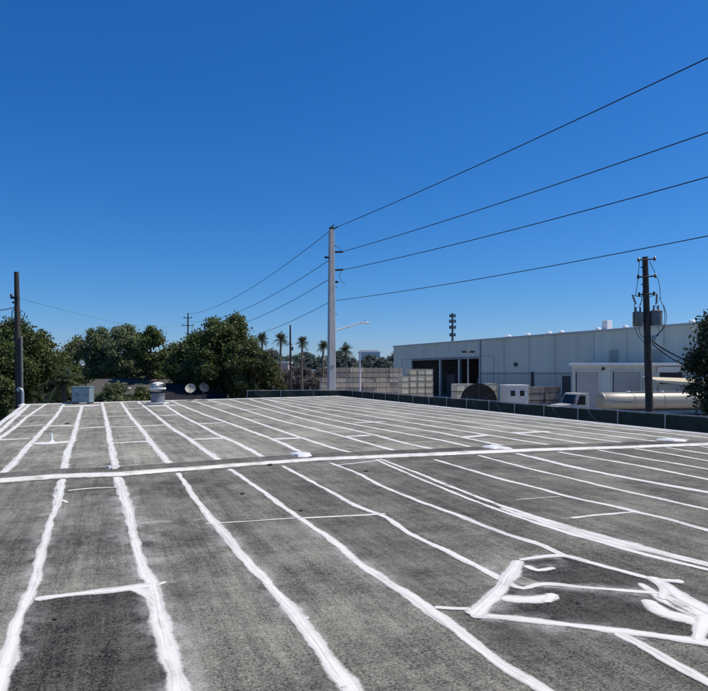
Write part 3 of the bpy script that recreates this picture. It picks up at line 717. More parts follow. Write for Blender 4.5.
def tree(px, Y, top, hw, label, mat, group=None, base=None, leaf=.24, dens=1.0, name='tree', clumps=None, low=.25, gap=.0):
    """top / hw in photo px at distance Y: crown outline; clumps of leaves on limbs"""
    H = ZC-(top-HY)/F*Y; rad = hw/F*Y; X = gx(px, Y); leaf *= .54
    t = thing(name, label, 'tree', (X, Y, 0), random.random()*6, group)
    z0 = H*low; ch = (H-z0)/2
    nc = clumps or int(22+rad*8+ch*3); cl = []
    for i in range(nc):
        u = rand_unit(1)[0]; rr = (.45+.55*rng.random()**.5)
        zz = u[2]*rr; wide = math.sqrt(max(.05, 1-(max(-.3, zz)*.85)**2))
        c = np.array([u[0]*rr*rad*wide*.90, u[1]*rr*rad*wide*.90, z0+ch+zz*ch*(.80+.17*rng.random())])
        cl.append((c, (.15+.20*rng.random())*min(rad, ch*1.2)))
    cl.append((np.array([.1*rad, 0, H-.24*rad]), .24*rad)); cl.append((np.array([-.12*rad, 0, H-.6*rad]), .36*rad)); cl.append((np.array([.2*rad, .1*rad, H-.95*rad]), .45*rad))
    # trunk and limbs
    b = MB(); tr = max(.12, rad*.07)
    fork = z0*.9+.2
    b.tube([(0, 0, 0), (.05, .03, fork*.5), (0, 0, fork), (.1, -.1, z0+ch*.8), (0, .1, H-.5*ch)], [tr*1.35, tr, tr*.9, tr*.55, tr*.15], 8)
    for c, r_ in cl[::2]:
        e = Vector(c); s_ = Vector((0, 0, fork+random.random()*ch*.5)); md = s_.lerp(e, .5)+Vector((0, 0, .15*rad))
        b.tube([s_, md, e], [tr*.5, tr*.3, tr*.08], 5)
    b.build('trunk', M['bark'], t, True)
    C_ = []; T_ = []
    for c, r_ in cl:
        n = int(dens*1.45*95*(r_/leaf)**1.75/6)+30
        u = rand_unit(n); q = c+u*(r_*(rng.random(n)**.42)*(1+.30*rng.normal(size=n)))[:, None]*np.array([1.1, 1.1, .85])
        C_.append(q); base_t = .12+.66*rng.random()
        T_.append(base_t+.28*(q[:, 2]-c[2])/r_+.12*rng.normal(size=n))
    # stray leaves that break up the outline
    n = int(400*dens); u = rand_unit(n); q = np.array([0, 0, z0+ch])+u*np.array([rad*1.02, rad*1.02, ch*1.0])*(.8+.22*rng.random(n))[:, None]; C_.append(q); T_.append(.5+.2*rng.normal(size=n))
    C_ = np.concatenate(C_); T_ = np.concatenate(T_); keep = C_[:, 2] > .1
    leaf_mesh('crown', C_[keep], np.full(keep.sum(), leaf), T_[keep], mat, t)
    return t
GT = 'broadleaf trees behind the roof'
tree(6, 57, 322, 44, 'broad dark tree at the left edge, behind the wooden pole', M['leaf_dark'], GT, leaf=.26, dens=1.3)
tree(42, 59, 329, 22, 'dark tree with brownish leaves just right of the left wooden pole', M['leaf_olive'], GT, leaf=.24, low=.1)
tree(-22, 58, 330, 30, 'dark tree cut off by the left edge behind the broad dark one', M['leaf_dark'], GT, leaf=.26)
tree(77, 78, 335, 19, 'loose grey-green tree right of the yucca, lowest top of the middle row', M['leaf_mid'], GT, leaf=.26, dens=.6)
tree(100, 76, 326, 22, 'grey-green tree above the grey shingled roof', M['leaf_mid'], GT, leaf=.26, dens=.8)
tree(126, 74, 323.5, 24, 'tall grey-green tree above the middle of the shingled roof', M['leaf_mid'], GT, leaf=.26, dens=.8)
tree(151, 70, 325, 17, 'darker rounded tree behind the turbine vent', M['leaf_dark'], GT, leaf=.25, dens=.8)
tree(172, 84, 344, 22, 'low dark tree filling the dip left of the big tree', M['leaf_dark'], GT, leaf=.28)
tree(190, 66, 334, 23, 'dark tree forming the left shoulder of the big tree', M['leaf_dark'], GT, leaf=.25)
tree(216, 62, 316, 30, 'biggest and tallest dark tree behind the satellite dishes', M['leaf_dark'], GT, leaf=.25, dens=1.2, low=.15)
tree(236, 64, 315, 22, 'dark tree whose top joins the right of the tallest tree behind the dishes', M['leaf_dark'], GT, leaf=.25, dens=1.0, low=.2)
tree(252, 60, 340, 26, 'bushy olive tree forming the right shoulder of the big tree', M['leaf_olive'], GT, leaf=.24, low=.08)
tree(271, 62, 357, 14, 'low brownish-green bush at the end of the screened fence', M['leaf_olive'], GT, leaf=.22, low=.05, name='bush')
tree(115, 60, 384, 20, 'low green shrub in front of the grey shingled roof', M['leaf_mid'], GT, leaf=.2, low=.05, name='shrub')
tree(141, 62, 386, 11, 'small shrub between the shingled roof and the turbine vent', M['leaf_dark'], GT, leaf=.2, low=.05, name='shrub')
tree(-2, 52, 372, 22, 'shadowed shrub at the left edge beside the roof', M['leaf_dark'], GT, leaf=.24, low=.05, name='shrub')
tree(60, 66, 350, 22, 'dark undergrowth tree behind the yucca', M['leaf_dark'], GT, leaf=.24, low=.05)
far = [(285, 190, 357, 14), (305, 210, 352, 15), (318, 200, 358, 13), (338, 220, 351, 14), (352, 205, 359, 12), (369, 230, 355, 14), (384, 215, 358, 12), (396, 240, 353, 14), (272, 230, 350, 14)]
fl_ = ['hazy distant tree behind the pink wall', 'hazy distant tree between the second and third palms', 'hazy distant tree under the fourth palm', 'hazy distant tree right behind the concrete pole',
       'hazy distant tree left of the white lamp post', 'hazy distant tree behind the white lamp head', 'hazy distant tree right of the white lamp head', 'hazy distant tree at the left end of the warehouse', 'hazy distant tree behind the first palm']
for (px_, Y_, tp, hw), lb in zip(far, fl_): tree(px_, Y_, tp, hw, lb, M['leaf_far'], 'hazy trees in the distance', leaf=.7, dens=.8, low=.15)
for (px_, Y_, tp, hw), lb in zip([(286, 150, 369, 10), (303, 140, 366, 12), (322, 145, 367, 12), (312, 125, 376, 11)],
      ['brownish bush below the second palm', 'brownish bush below the third palm', 'brownish bush left of the concrete pole', 'low brown bush left of the grey lumber stacks']):
    tree(px_, Y_, tp, hw, lb, M['leaf_farbrown'], 'brown bushes beyond the fence', leaf=.4, dens=.8, low=.03, name='bush')
for k_ in range(26):   # town trees on the skyline
    px_ = -60+k_*33+random.uniform(-8, 8)
    if 255 < px_ < 400: continue
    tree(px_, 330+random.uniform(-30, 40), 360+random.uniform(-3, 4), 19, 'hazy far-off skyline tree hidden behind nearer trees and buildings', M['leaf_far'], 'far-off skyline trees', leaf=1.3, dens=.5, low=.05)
# sparse glossy tree at the right edge
def near_tree():
    Y = 26; t = thing('tree', 'sparse dark glossy-leaved tree cut off by the right edge', 'tree', (gx(742, Y), Y, 0), 0)
    b = MB(); b.tube([(0, 0, 0), (.05, 0, 1.8), (-.05, .05, 3.4), (0, 0, 5.2), (.1, 0, 6.4)], [.17, .14, .12, .09, .03], 10); C_ = []
    ends = []
    for px_, py_, dy in ((698, 356, 0), (702, 372, .3), (697, 388, -.2), (705, 398, .2), (709, 335, 0), (710, 320, .3), (709, 322, 0), (708, 360, -.5), (695, 366, .2), (705, 348, .5), (716, 330, 0), (720, 350, .5), (718, 385, 0), (726, 328, .2), (735, 335, .6), (730, 370, -.7), (745, 326, 0), (760, 340, .3), (770, 370, 0), (712, 405, -.2), (692, 360, -.1), (706, 338, -.3), (712, 372, -.3), (709, 345, .1), (700, 385, .4)):
        e = at(px_, py_, Y+dy)-Vector((gx(742, Y), Y, 0)); s_ = Vector((0, 0, max(1.6, e.z-.9)))
        md = s_.lerp(e, .55)+Vector((0, 0, .12)); b.tube([s_, md, e], [.045, .025, .008], 6)
        for k_ in range(3):
            f_ = md.lerp(e, .3+.3*k_)+Vector((random.uniform(-.3, .3), random.uniform(-.3, .3), random.uniform(-.3, .2))); b.tube([md.lerp(e, .2+.25*k_), f_], [.012, .005], 5); ends.append((f_, .16, 26))
        ends.append((e, .24, 60))
    b.build('trunk', M['bark'], t, True)
    for e, r_, n in ends: C_.append(np.array(e)+rng.normal(size=(int(n*2.2), 3))*r_*.85)
    C_ = np.concatenate(C_); leaf_mesh('crown', C_, np.full(len(C_), .085), .45+.25*rng.normal(size=len(C_)), M['leaf_near'], t, .2, .5)
near_tree()

# palms
def frond(mb_c, base, ang, elev, ln, droop, wid):
    """one frond as a bent spine with leaflets"""
    d = Vector((math.cos(ang), math.sin(ang), 0)); n = 7; pts = []
    for i in range(n+1):
        s = i/n; pts.append(base+d*(ln*s*math.cos(elev)*(1-.15*s))+Vector((0, 0, ln*(math.sin(elev)*s-droop*s*s))))
    side = d.cross(Vector((0, 0, 1)))
    for i in range(n):
        a, c = pts[i], pts[i+1]
        for s in (-1, 1):
            for k_ in range(2):
                o = a.lerp(c, k_*.5); w_ = wid*(math.sin(math.pi*(.12+.85*(i+k_*.5)/n)))
                tip = o+side*s*w_+(c-a)*.9+Vector((0, 0, -w_*.35)); e = (c-a)*.33
                mb_c.add([o, o+e, tip], [(0, 1, 2)])
        mb_c.add([a-side*.02, a+side*.02, c+side*.015, c-side*.015], [(0, 1, 2, 3)])
def palm(px, Y, py, label, r, group, n=40):
    r *= 1.08
    z = ZC-(py-HY)/F*Y; t = thing('palm_tree', label, 'palm tree', (gx(px, Y), Y, 0), random.random()*6, group)
    b = MB(); b.tube([(0, 0, 0), (.15, 0, z*.3), (.1, .1, z*.7), (0, 0, z)], [.27, .2, .17, .16], 9); b.build('trunk', M['palm_bark'], t, True)
    c = MB()
    for i in range(n): frond(c, Vector((0, 0, z)), i*2.399, R(random.uniform(-28, 80)), r*random.uniform(.75, 1.0), random.uniform(.12, .42), r*.34)
    o = c.build('crown', M['leaf_palm'], t, fix=False)
    a_ = o.data.attributes.new('tint', 'FLOAT', 'POINT'); a_.data.foreach_set('value', rng.random(len(o.data.vertices)).astype(np.float32)*.8)
GP = 'palms beyond the fence'
palm(262, 110, 339, 'first palm from the left, just right of the big dark tree', 1.7, GP)
palm(281, 106, 339, 'tallest palm, second from the left, beside the thin dark pole', 1.75, GP)
palm(302.5, 110, 342, 'palm between the thin dark pole and the concrete pole, the nearer to the dark pole', 1.6, GP)
palm(323.5, 112, 346, 'palm partly hidden by the left side of the concrete pole', 1.6, GP)
palm(345.5, 118, 350, 'lowest palm, just right of the concrete pole below the lamp arm', 1.9, GP)
# spiky yucca-like palm on the left
Yy = 47; t = thing('spiky_palm', 'low spiky palm with long arching fronds left of the equipment box', 'palm', (gx(64, Yy), Yy, 0), 0)
b = MB(); b.tube([(0, 0, 0), (0, 0, 1.6), (.05, 0, 3.9)], [.3, .26, .22], 10); b.build('trunk', M['palm_bark'], t, True)
c = MB()
for i in range(70): frond(c, Vector((.05, 0, 4.0)), i*2.399, R(random.uniform(-25, 80)), random.uniform(1.7, 2.5), random.uniform(.3, .8), .34)
o = c.build('crown', M['leaf_palm'], t, fix=False); a_ = o.data.attributes.new('tint', 'FLOAT', 'POINT'); a_.data.foreach_set('value', (.2+rng.random(len(o.data.vertices))*.8).astype(np.float32))
Yy = 50; t = thing('spiky_palm', 'shorter spiky palm in the shade right of the left wooden pole', 'palm', (gx(38, Yy), Yy, 0), 0)
b = MB(); b.tube([(0, 0, 0), (0, 0, 1.2), (.05, 0, 2.6)], [.3, .26, .22], 10); b.build('trunk', M['palm_bark'], t, True)
c = MB()
for i in range(36): frond(c, Vector((.05, 0, 2.7)), i*2.399+.5, R(random.uniform(-25, 80)), random.uniform(1.3, 2.0), random.uniform(.3, .8), .3)
o = c.build('crown', M['leaf_palm'], t, fix=False); a_ = o.data.attributes.new('tint', 'FLOAT', 'POINT'); a_.data.foreach_set('value', (rng.random(len(o.data.vertices))*.6).astype(np.float32))

# ------------------------------------------------------------------ houses on the left
def house(pxc, Y, w_, d_, zr, ze, rz, label, mroof, ridge_x=True):
    t = thing('house', label, 'house', (gx(pxc, Y), Y, 0), rz)
    b = MB(); b.prism([(-w_/2, 0), (w_/2, 0), (w_/2, d_), (-w_/2, d_)], 0, ze); b.build('wall', M['stucco'], t)
    b = MB(); o = .4
    vs = [(-w_/2-o, -o, ze-.1), (w_/2+o, -o, ze-.1), (w_/2+o, d_+o, ze-.1), (-w_/2-o, d_+o, ze-.1), (-w_/2-o, d_/2, zr), (w_/2+o, d_/2, zr)]
    b.add(vs, [(0, 1, 5, 4), (2, 3, 4, 5), (1, 2, 5), (3, 0, 4), (3, 2, 1, 0)]); rf = b.build('roof', mroof, t)
    b = MB(); b.box((0, d_/2, zr+.03), (w_+.8, .25, .06)); b.build('ridge_cap', mroof, rf)
    for s in (-.3, .25):
        f = MB(); f.box((s*w_, -.03, ze*.55), (1.2, .08, 1.0)); fo = f.build('window', M['white_paint'], t); q = MB(); q.box((s*w_, -.08, ze*.55), (1.0, .03, .84)); q.build('pane', M['glass'], fo)
    return t, rf
h1, rf1 = house(121, 66, 7.0, 8, 4.15, 2.7, R(2), 'low house with a grey shingled roof among the shrubs on the left', M['shingle'])
h2, rf2 = house(196, 58, 4.6, 8, 3.75, 2.5, R(14), 'house with a dark charcoal roof just beyond the satellite dishes', M['shingle_dark'])
p = at(130, 389.5, 67.5); b = MB(); b.lathe([(.12, -.5), (.12, 0), (.32, .05), (.34, .18), (.26, .3), (.1, .36)], 16); o = b.build('roof_vent_cap', M['white_paint'], None, True); o.location = (p.x, p.y, p.z-.15); tag(o, 'round white vent cap standing on the grey shingled house roof', 'roof vent')

# ------------------------------------------------------------------ poles
# left wooden pole
Y = 38; pt = at(16.5, 272, Y); t = thing('utility_pole', 'dark wooden utility pole at the left edge in front of the trees', 'utility pole', (pt.x+.2, Y, 0))
b = MB(); b.tube([(0, 0, 0), (-.1, 0, pt.z*.5), (-.2, 0, pt.z)], [.20, .175, .13], 12); b.build('shaft', M['wood_pole'], t, True)
b = MB(); b.tube([(.20, -.06, .5), (.10, -.06, 6.8)], .075, 8); b.build('riser_conduit', M['wood_pole_grey'], t, True)
zi = ZC-(298-HY)/F*Y
b = MB(); b.box((-.24, -.16, zi), (.42, .12, .12)); b.box((-.18, -.18, zi-.28), (.30, .12, .1)); b.build('bracket', M['dark_metal'], t)
b = MB(); b.lathe([(.03, 0), (.07, .03), (.04, .06), (.08, .1), (.05, .16)], 10, (-.42, -.16, zi+.06)); b.build('insulator', M['insul'], t, True)
b = MB(); z3 = ZC-(309-HY)/F*Y; b.tube([(-.18, -.15, z3+.05), (-.35, -.15, z3-.1), (-.4, -.15, z3-.5), (-.3, -.15, z3-.9)], .025, 6); b.tube([(.0, -.15, z3-.3), (.2, -.15, z3-.1), (.36, -.15, z3-.25), (.25, -.15, z3-.6), (.05, -.15, z3-1.0)], .022, 6); b.build('drip_loop', M['wire'], t, True)
# concrete pole with street lamp
Y = 60; pt = at(331.5, 230, Y); t = thing('concrete_pole', 'tall pale concrete power pole carrying a street lamp arm', 'utility pole', (pt.x, Y, 0), SITE)
b = MB(); h0, h1_ = .36, .21; Hh = pt.z
vs = [(s*hh, u*hh, z) for z, hh in ((0, h0), (Hh, h1_)) for s, u in ((-1, -1), (1, -1), (1, 1), (-1, 1))]
b.add(vs, [(3, 2, 1, 0), (4, 5, 6, 7), (0, 1, 5, 4), (1, 2, 6, 5), (2, 3, 7, 6), (3, 0, 4, 7)]); b.build('shaft', M['concrete'], t, bevel=.03)
def zof(py, Y=60): return ZC-(py-HY)/F*Y
def line_insulator(t, x0, z, d=1, n=7, ln=.85, tilt=.10):
    b = MB(); b.tube([(x0, 0, z), (x0+d*.12, 0, z)], .07, 8); m_ = []
    ax = Matrix.Rotation(R(90)*d, 3, 'Y')
    pr = [(.04, 0)]
    for i in range(n): pr += [(.05, .1+i*(ln-.2)/n), (.115, .13+i*(ln-.2)/n), (.05, .18+i*(ln-.2)/n)]
    pr += [(.05, ln)]
    b.lathe(pr, 10, (x0+d*.05, 0, z), Matrix.Rotation(-tilt*d, 3, 'Y') @ ax); b.build('insulator', M['insul'], t, True)
for py, d in ((252, 1), (270, 1)): line_insulator(t, .22, zof(py), d, 8, .95)
for py, d in ((258, -1), (282, 1)): line_insulator(t, .24*d, zof(py), d, 4, .4)
b = MB(); b.box((0, 0, Hh+.12), (.34, .34, .24)); b.tube([(-.1, 0, Hh+.2), (.25, 0, Hh+.5)], .05, 8); b.tube([(.2, 0, Hh+.1), (.6, 0, Hh+.35)], .06, 8); b.build('top_bracket', M['dark_metal'], t)
b = MB()
for py in (245, 286, 313): b.tube([(.2, -.1, zof(py)), (.55, -.1, zof(py)-.15)], .025, 6)
b.tube([(.2, -.1, zof(246)), (.75, -.1, zof(247)), (.9, -.1, zof(252)+.15)], .02, 6); b.tube([(.95, -.1, zof(270)), (.7, -.1, zof(276)), (.9, -.1, zof(281)), (1.3, -.1, zof(284))], .02, 6)
b.build('jumper_wire', M['wire'], t, True)
b = MB(); zb = zof(331); zt_ = zof(322)
b.tube([(.22, 0, zb), (1.3, 0, zb+.32), (2.6, 0, zb+.72), (2.95, 0, zt_)], [.075, .065, .055, .05], 8); b.build('lamp_arm', M['dusty_white'], t, True)
b = MB(); b.box((3.3, 0, zt_+.02), (.85, .34, .14)); o = b.build('lamp_head', M['white_paint'], t, bevel=.05); q = MB(); q.lathe([(.05, 0), (.05, .1), (.03, .12)], 8, (3.25, 0, zt_+.1)); q.build('photocell', M['dark_metal'], o)
q = MB(); q.box((3.38, 0, zt_-.065), (.5, .24, .03)); q.build('lens', M['white_paint'], o)
b = MB(); b.box((0, -.33, zof(366)), (.30, .05, .10)); b.build('strap', M['grey_metal'], t)
# thin dark pole
Y = 75; pt = at(290.5, 325, Y); t = thing('thin_pole', 'thin dark wooden pole standing between the second and third palms', 'utility pole', (pt.x, Y, 0))
b = MB(); b.tube([(0, 0, 0), (0, 0, pt.z*.6), (-.03, 0, pt.z)], [.16, .125, .09], 10); b.build('shaft', M['wood_pole'], t, True)
b = MB(); b.box((.0, -.1, pt.z-2.2), (.5, .08, .08)); b.build('cross_arm', M['wood_pole'], t)
b = MB(); b.lathe([(.06, 0), (.10, .05), (.10, .4), (.05, .45)], 10, (.22, -.1, pt.z-2.9)); b.build('insulator', M['insul'], t, True)
# white lamp post
Y = 62; pt = at(360, 351, Y); t = thing('lamp_post', 'white parking lamp post with one long flat lamp, in front of the grey stacks', 'lamp post', (pt.x, Y, 0))
b = MB(); b.tube([(0, 0, 0), (0, 0, pt.z)], [.085, .07], 10); b.build('post', M['white_paint'], t, True)
b = MB(); b.box((.86, 0, pt.z+.04), (1.75, .34, .13)); b.build('lamp_head', M['white_paint'], t, bevel=.03)
# far double-circuit pole on the skyline
Y = 143; pt = at(188, 313, Y); t = thing('utility_pole', 'distant pole with two short cross arms rising above the big tree', 'utility pole', (pt.x, Y, 0))
b = MB(); b.tube([(0, 0, 0), (0, 0, pt.z)], [.25, .14], 8); b.build('shaft', M['wood_pole'], t, True)
for py, wd in ((318, 1.8), (325.5, 2.6)):
    b = MB(); z = ZC-(py-HY)/F*Y; b.box((0, -.15, z), (wd, .14, .14)); b.build('cross_arm', M['wood_pole'], t)
    for s in (-.45, 0, .45):
        b = MB(); b.lathe([(.05, 0), (.09, .1), (.05, .3)], 6, (s*wd, -.15, z+.07)); b.build('insulator', M['insul'], t)
# right wooden pole with transformers
Y = 30; pt = at(645, 257, Y); base_x = gx(651.5, Y)
t = thing('transformer_pole', 'dark wooden pole carrying two grey transformers, in front of the tank', 'utility pole', (base_x, Y, 0))
lean = pt.x-base_x; Hh = pt.z
def ax_(z): return lean*z/Hh
b = MB(); b.tube([(0, 0, 0), (ax_(Hh*.5), 0, Hh*.5), (lean, 0, Hh)], [.19, .165, .125], 14); b.build('shaft', M['wood_pole'], t, True)
def zr_(py): return ZC-(py-HY)/F*Y
for py, l_, r_ in ((260, -.36, .38), (277, -.40, .38), (294.5, -.38, .30)):
    z = zr_(py); b = MB(); b.tube([(ax_(z)+l_, -.14, z-.03), (ax_(z), -.14, z), (ax_(z)+r_, -.14, z+.02)], .035, 8); b.build('bracket_arm', M['dark_metal'], t, True)
    for e, dz in ((l_, -.03), (r_, .02)):
        b = MB(); b.lathe([(.03, 0), (.06, .02), (.03, .05), (.07, .08), (.03, .12), (.06, .15), (.02, .2)], 10, (ax_(z)+e, -.14, z+dz-.08)); b.build('insulator', M['insul'], t, True)
for py in (269, 286):
    z = zr_(py); b = MB(); b.tube([(ax_(z), -.13, z), (ax_(z)-.26, -.13, z+.06)], .03, 8); b.build('bracket_arm', M['dark_metal'], t, True)
for px_, py_, tl in ((633, 300, -.35), (655.5, 299, .05)):
    q = at(px_, py_, Y)-Vector((base_x, Y, 0)); b = MB(); rot = Matrix.Rotation(tl, 3, 'Y')
    b.lathe([(.03, -.22), (.055, -.2), (.03, -.12), (.06, -.08), (.03, 0), (.06, .05), (.03, .12), (.05, .2), (.02, .24)], 8, (q.x, -.12, q.z), rot); b.tube([(q.x, -.12, q.z+.18), (ax_(q.z)+(-.1 if tl < 0 else .1), -.12, q.z+.1)], .02, 6); b.build('fuse_cutout', M['grey_metal'], t, True)
for px_, py0, py1, rr in ((637.5, 312, 326.5, .225), (655.5, 310.5, 326, .27)):
    q0 = at(px_, py1, Y)-Vector((base_x, Y, 0)); q1 = at(px_, py0, Y)-Vector((base_x, Y, 0)); h = q1.z-q0.z
    b = MB(); b.lathe([(rr*.9, 0), (rr, .03), (rr, h*.9), (rr*1.05, h*.9), (rr*1.05, h*.95), (rr*.8, h), (.05, h*1.03)], 20, (q0.x, -.05, q0.z)); to = b.build('transformer', M['transformer'], t, True)
    for s in (-.1, .1):
        b = MB(); b.lathe([(.03, 0), (.05, .03), (.03, .06), (.05, .1), (.03, .13), (.045, .17), (.015, .24)], 8, (q0.x+s, -.05, q1.z)); b.build('bushing', M['insul'], to, True)
    b = MB(); s = 1 if q0.x > 0 else -1; zz = (q0.z+q1.z)/2; b.box(((q0.x-s*rr*.5+ax_(zz))/2, -.05, zz), (abs(q0.x-ax_(zz))*.9, .08, .1)); b.build('hanger', M['dark_metal'], t)
def loop(pts, r_=.014):
    P = [at(a, b_, Y)-Vector((base_x, Y, 0))+Vector((0, -.15, 0)) for a, b_ in pts]; return catmull(P, lambda p: .12)
b = MB()
for pts in ([(633, 304), (633, 318), (635, 332), (642, 342), (649, 344)], [(658, 298), (663, 312), (662, 326), (656, 336), (650, 341)], [(641, 300), (637, 308)], [(654, 303), (655, 309)], [(648, 262), (657, 282), (659, 300)], [(638, 262), (636, 284), (634, 296)],
            [(637, 327), (640, 336), (648, 340)], [(656, 327), (658, 333), (652, 338)], [(643, 278), (641, 295), (639, 306)], [(662, 305), (665, 318), (661, 330), (651, 338)]):
    b.tube(loop(pts), .014, 5)
b.build('drop_wire', M['wire'], t, True)
b = MB(); q = at(651.5, 338.5, Y)-Vector((base_x, Y, 0)); b.box((q.x, -.24, q.z), (.16, .12, .26)); b.build('junction_box', M['galv'], t, bevel=.02)

# ------------------------------------------------------------------ wires
def wire(p0, p1, sag, r_, label, mat='wire', name='power_line', n=28):
    p0, p1 = Vector(p0), Vector(p1); P = [p0.lerp(p1, i/n)-Vector((0, 0, 4*sag*(i/n)*(1-i/n))) for i in range(n+1)]
    b = MB(); b.tube(P, r_, 6); o = b.build(name, M[mat], None, True); tag(o, label, 'power line', 'overhead power lines'); return o
def out(px, py, ye, r_, sag, label):
    p0 = at(px, py, 60); z = p0.z; Ye = (z-ZC)*F/(HY-ye); p1 = at(1000, ye, Ye); d = p1-p0; wire(p0, p0+d*1.0, sag, r_, label)
out(335, 228, -82, .027, .25, 'topmost black wire running from the concrete pole to the upper right')
out(345, 251, 29, .027, .3, 'second wire from the top, running right from the concrete pole')
out(345, 269.5, 93, .027, .35, 'third wire from the top, running right from the concrete pole')
out(336, 300.5, 176, .024, .35, 'lowest and flattest wire running right from the concrete pole')
for (px, py), (qx, qy), Yq, sag, r_, lb in (((331, 230), (189, 314), 143, 1.6, .028, 'topmost wire sloping down to the left from the concrete pole'),
        ((328, 261), (186, 321), 143, 1.9, .028, 'second wire sloping down to the left from the concrete pole'),
        ((328, 280), (191, 329), 143, 1.9, .028, 'third wire sloping down to the left from the concrete pole'),
        ((328, 303), (188, 337), 143, 2.2, .024, 'lowest wire sloping down to the left from the concrete pole')):
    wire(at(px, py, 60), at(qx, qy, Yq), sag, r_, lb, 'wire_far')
wire(at(15, 297, 38), at(188, 324, 143), 1.2, .008, 'faint thin wire from the left wooden pole toward the distant pole', 'wire_far')
wire(at(14, 307.5, 38), at(-60, 309, 30), .2, .026, 'short dark wire leaving the frame left of the left wooden pole')
wire(at(652, 341, 30), at(730, 372, 27), .25, .035, 'thick black cable sagging right from the transformer pole into the tree', name='service_cable')
wire(at(652, 343.5, 30), at(728, 376, 27), .35, .03, 'lower thick black cable sagging right from the transformer pole', name='service_cable')

# ------------------------------------------------------------------ warehouse
w0 = Vector((8.9, 146, 0)); WR = math.atan2(-.906, .424); WH = 10.74; WL = 118; WD = 42
wh = thing('warehouse', 'long blue-grey metal warehouse with a dark open bay, filling the right background', 'warehouse', w0, WR)
def tw(px):
    k_ = (px-CX)/F; return (k_*146-8.9)/(.424+.906*k_)
def zw(px, py):
    return ZC-(py-HY)/F*(146-.906*tw(px))
b0, b1 = tw(411.5), tw(480); HB = 7.5
def wpart(name, boxes, mat, par=None, bevel=0):
    b = MB()
    for c, d in boxes: b.box(c, d)
    return b.build(name, mat, par or wh, bevel=bevel)
wpart('wall', [((b0/2, .15, WH/2), (b0, .3, WH)), (((b0+b1)/2, .15, (HB+WH)/2), (b1-b0, .3, WH-HB)), (((b1+WL)/2, .15, WH*.5+2.35), (WL-b1, .3, WH-4.7))], M['clad'])
wpart('wainscot', [(((b1+WL)/2, .15, 2.34), (WL-b1, .3, 4.68))], M['clad_low'])
wpart('end_wall', [((-.15, WD/2, WH/2), (.3, WD, WH)), ((WL+.15, WD/2, WH/2), (.3, WD, WH)), ((WL/2, WD+.15, WH/2), (WL, .3, WH))], M['clad'])
rb = MB(); rb.add([(-.4, -.3, WH), (WL+.4, -.3, WH), (WL+.4, WD/2, WH+1.3), (-.4, WD/2, WH+1.3), (WL+.4, WD+.4, WH), (-.4, WD+.4, WH)], [(0, 1, 2, 3), (3, 2, 4, 5)])
whr = rb.build('roof', M['white_paint'], wh)
wpart('gutter', [((WL/2, -.14, WH-.12), (WL+.6, .28, .26))], M['galv'], whr)
wpart('bay_lining', [(((b0+b1)/2, 24, HB/2), (b1-b0+8, .2, HB)), ((b0-4, 12, HB/2), (.2, 24, HB)), ((b1+4, 12, HB/2), (.2, 24, HB)), (((b0+b1)/2, 12, HB+.2), (b1-b0+8, 24, .1))], M['interior'])
wpart('header_beam', [(((b0+b1)/2, -.08, HB-.05), (b1-b0, .16, .3))], M['grey_metal'])
for px_ in (440, 459):
    wpart('column', [((tw(px_), .15, HB/2), (.5, .4, HB))], M['galv'])
for k_, (px_, hh) in enumerate(((418, .6), (448, .5), (470, .55))):
    wpart('stored_rack', [((tw(px_), 9, HB*hh/2), (3.2, 2, HB*hh))], M['grey_metal'])
for px_ in (504, 529, 555, 594, 627, 664, 700): wpart('panel_joint', [((tw(px_), -.025, WH/2), (.16, .05, WH-.3))], M['clad_low'])
wpart('wall_trim', [(((b1+WL)/2, -.05, 4.69), (WL-b1, .10, .18))], M['grey_metal'])
wpart('downpipe', [((tw(480.5), -.16, WH/2), (.22, .2, WH-.3))], M['galv'])
wpart('downpipe', [((tw(533), -.16, 2.5), (.4, .2, 4.8))], M['dark_metal'])
for px_ in (614, 657): 
    o = wpart('louvre', [((tw(px_), -.05, zw(px_, 356)), (1.5, .10, 1.7))], M['clad_low']); wpart('louvre_blade', [((tw(px_), -.11, zw(px_, 356)-.7+.2*i), (1.3, .03, .1)) for i in range(8)], M['grey_metal'], o)
wpart('louvre', [((tw(516), -.05, zw(516, 364.5)), (.9, .10, .6))], M['dark_metal'])
wpart('door', [((tw(566.5), -.05, 2.2), (1.6, .10, 4.2))], M['dark_metal'])
for px_, w_, h_ in ((497, .9, .5), (516, .9, .5), (537, .9, .5), (549, .9, .5), (585, .8, .5), (612, .8, .5), (678, .8, .5), (640, .6, .4)):
    b = MB(); b.lathe([(w_*.45, -.4), (w_*.5, .0), (w_*.5, h_*.4), (w_*.35, h_*.7), (w_*.1, h_*.8)], 12, (tw(px_), 2.5, WH+.2)); b.build('roof_vent', M['white_paint'], whr, True)
wpart('roof_unit', [((tw(596.5), 2, WH+.75), (1.0, 1.0, 1.3))], M['white_paint'], whr, .06)
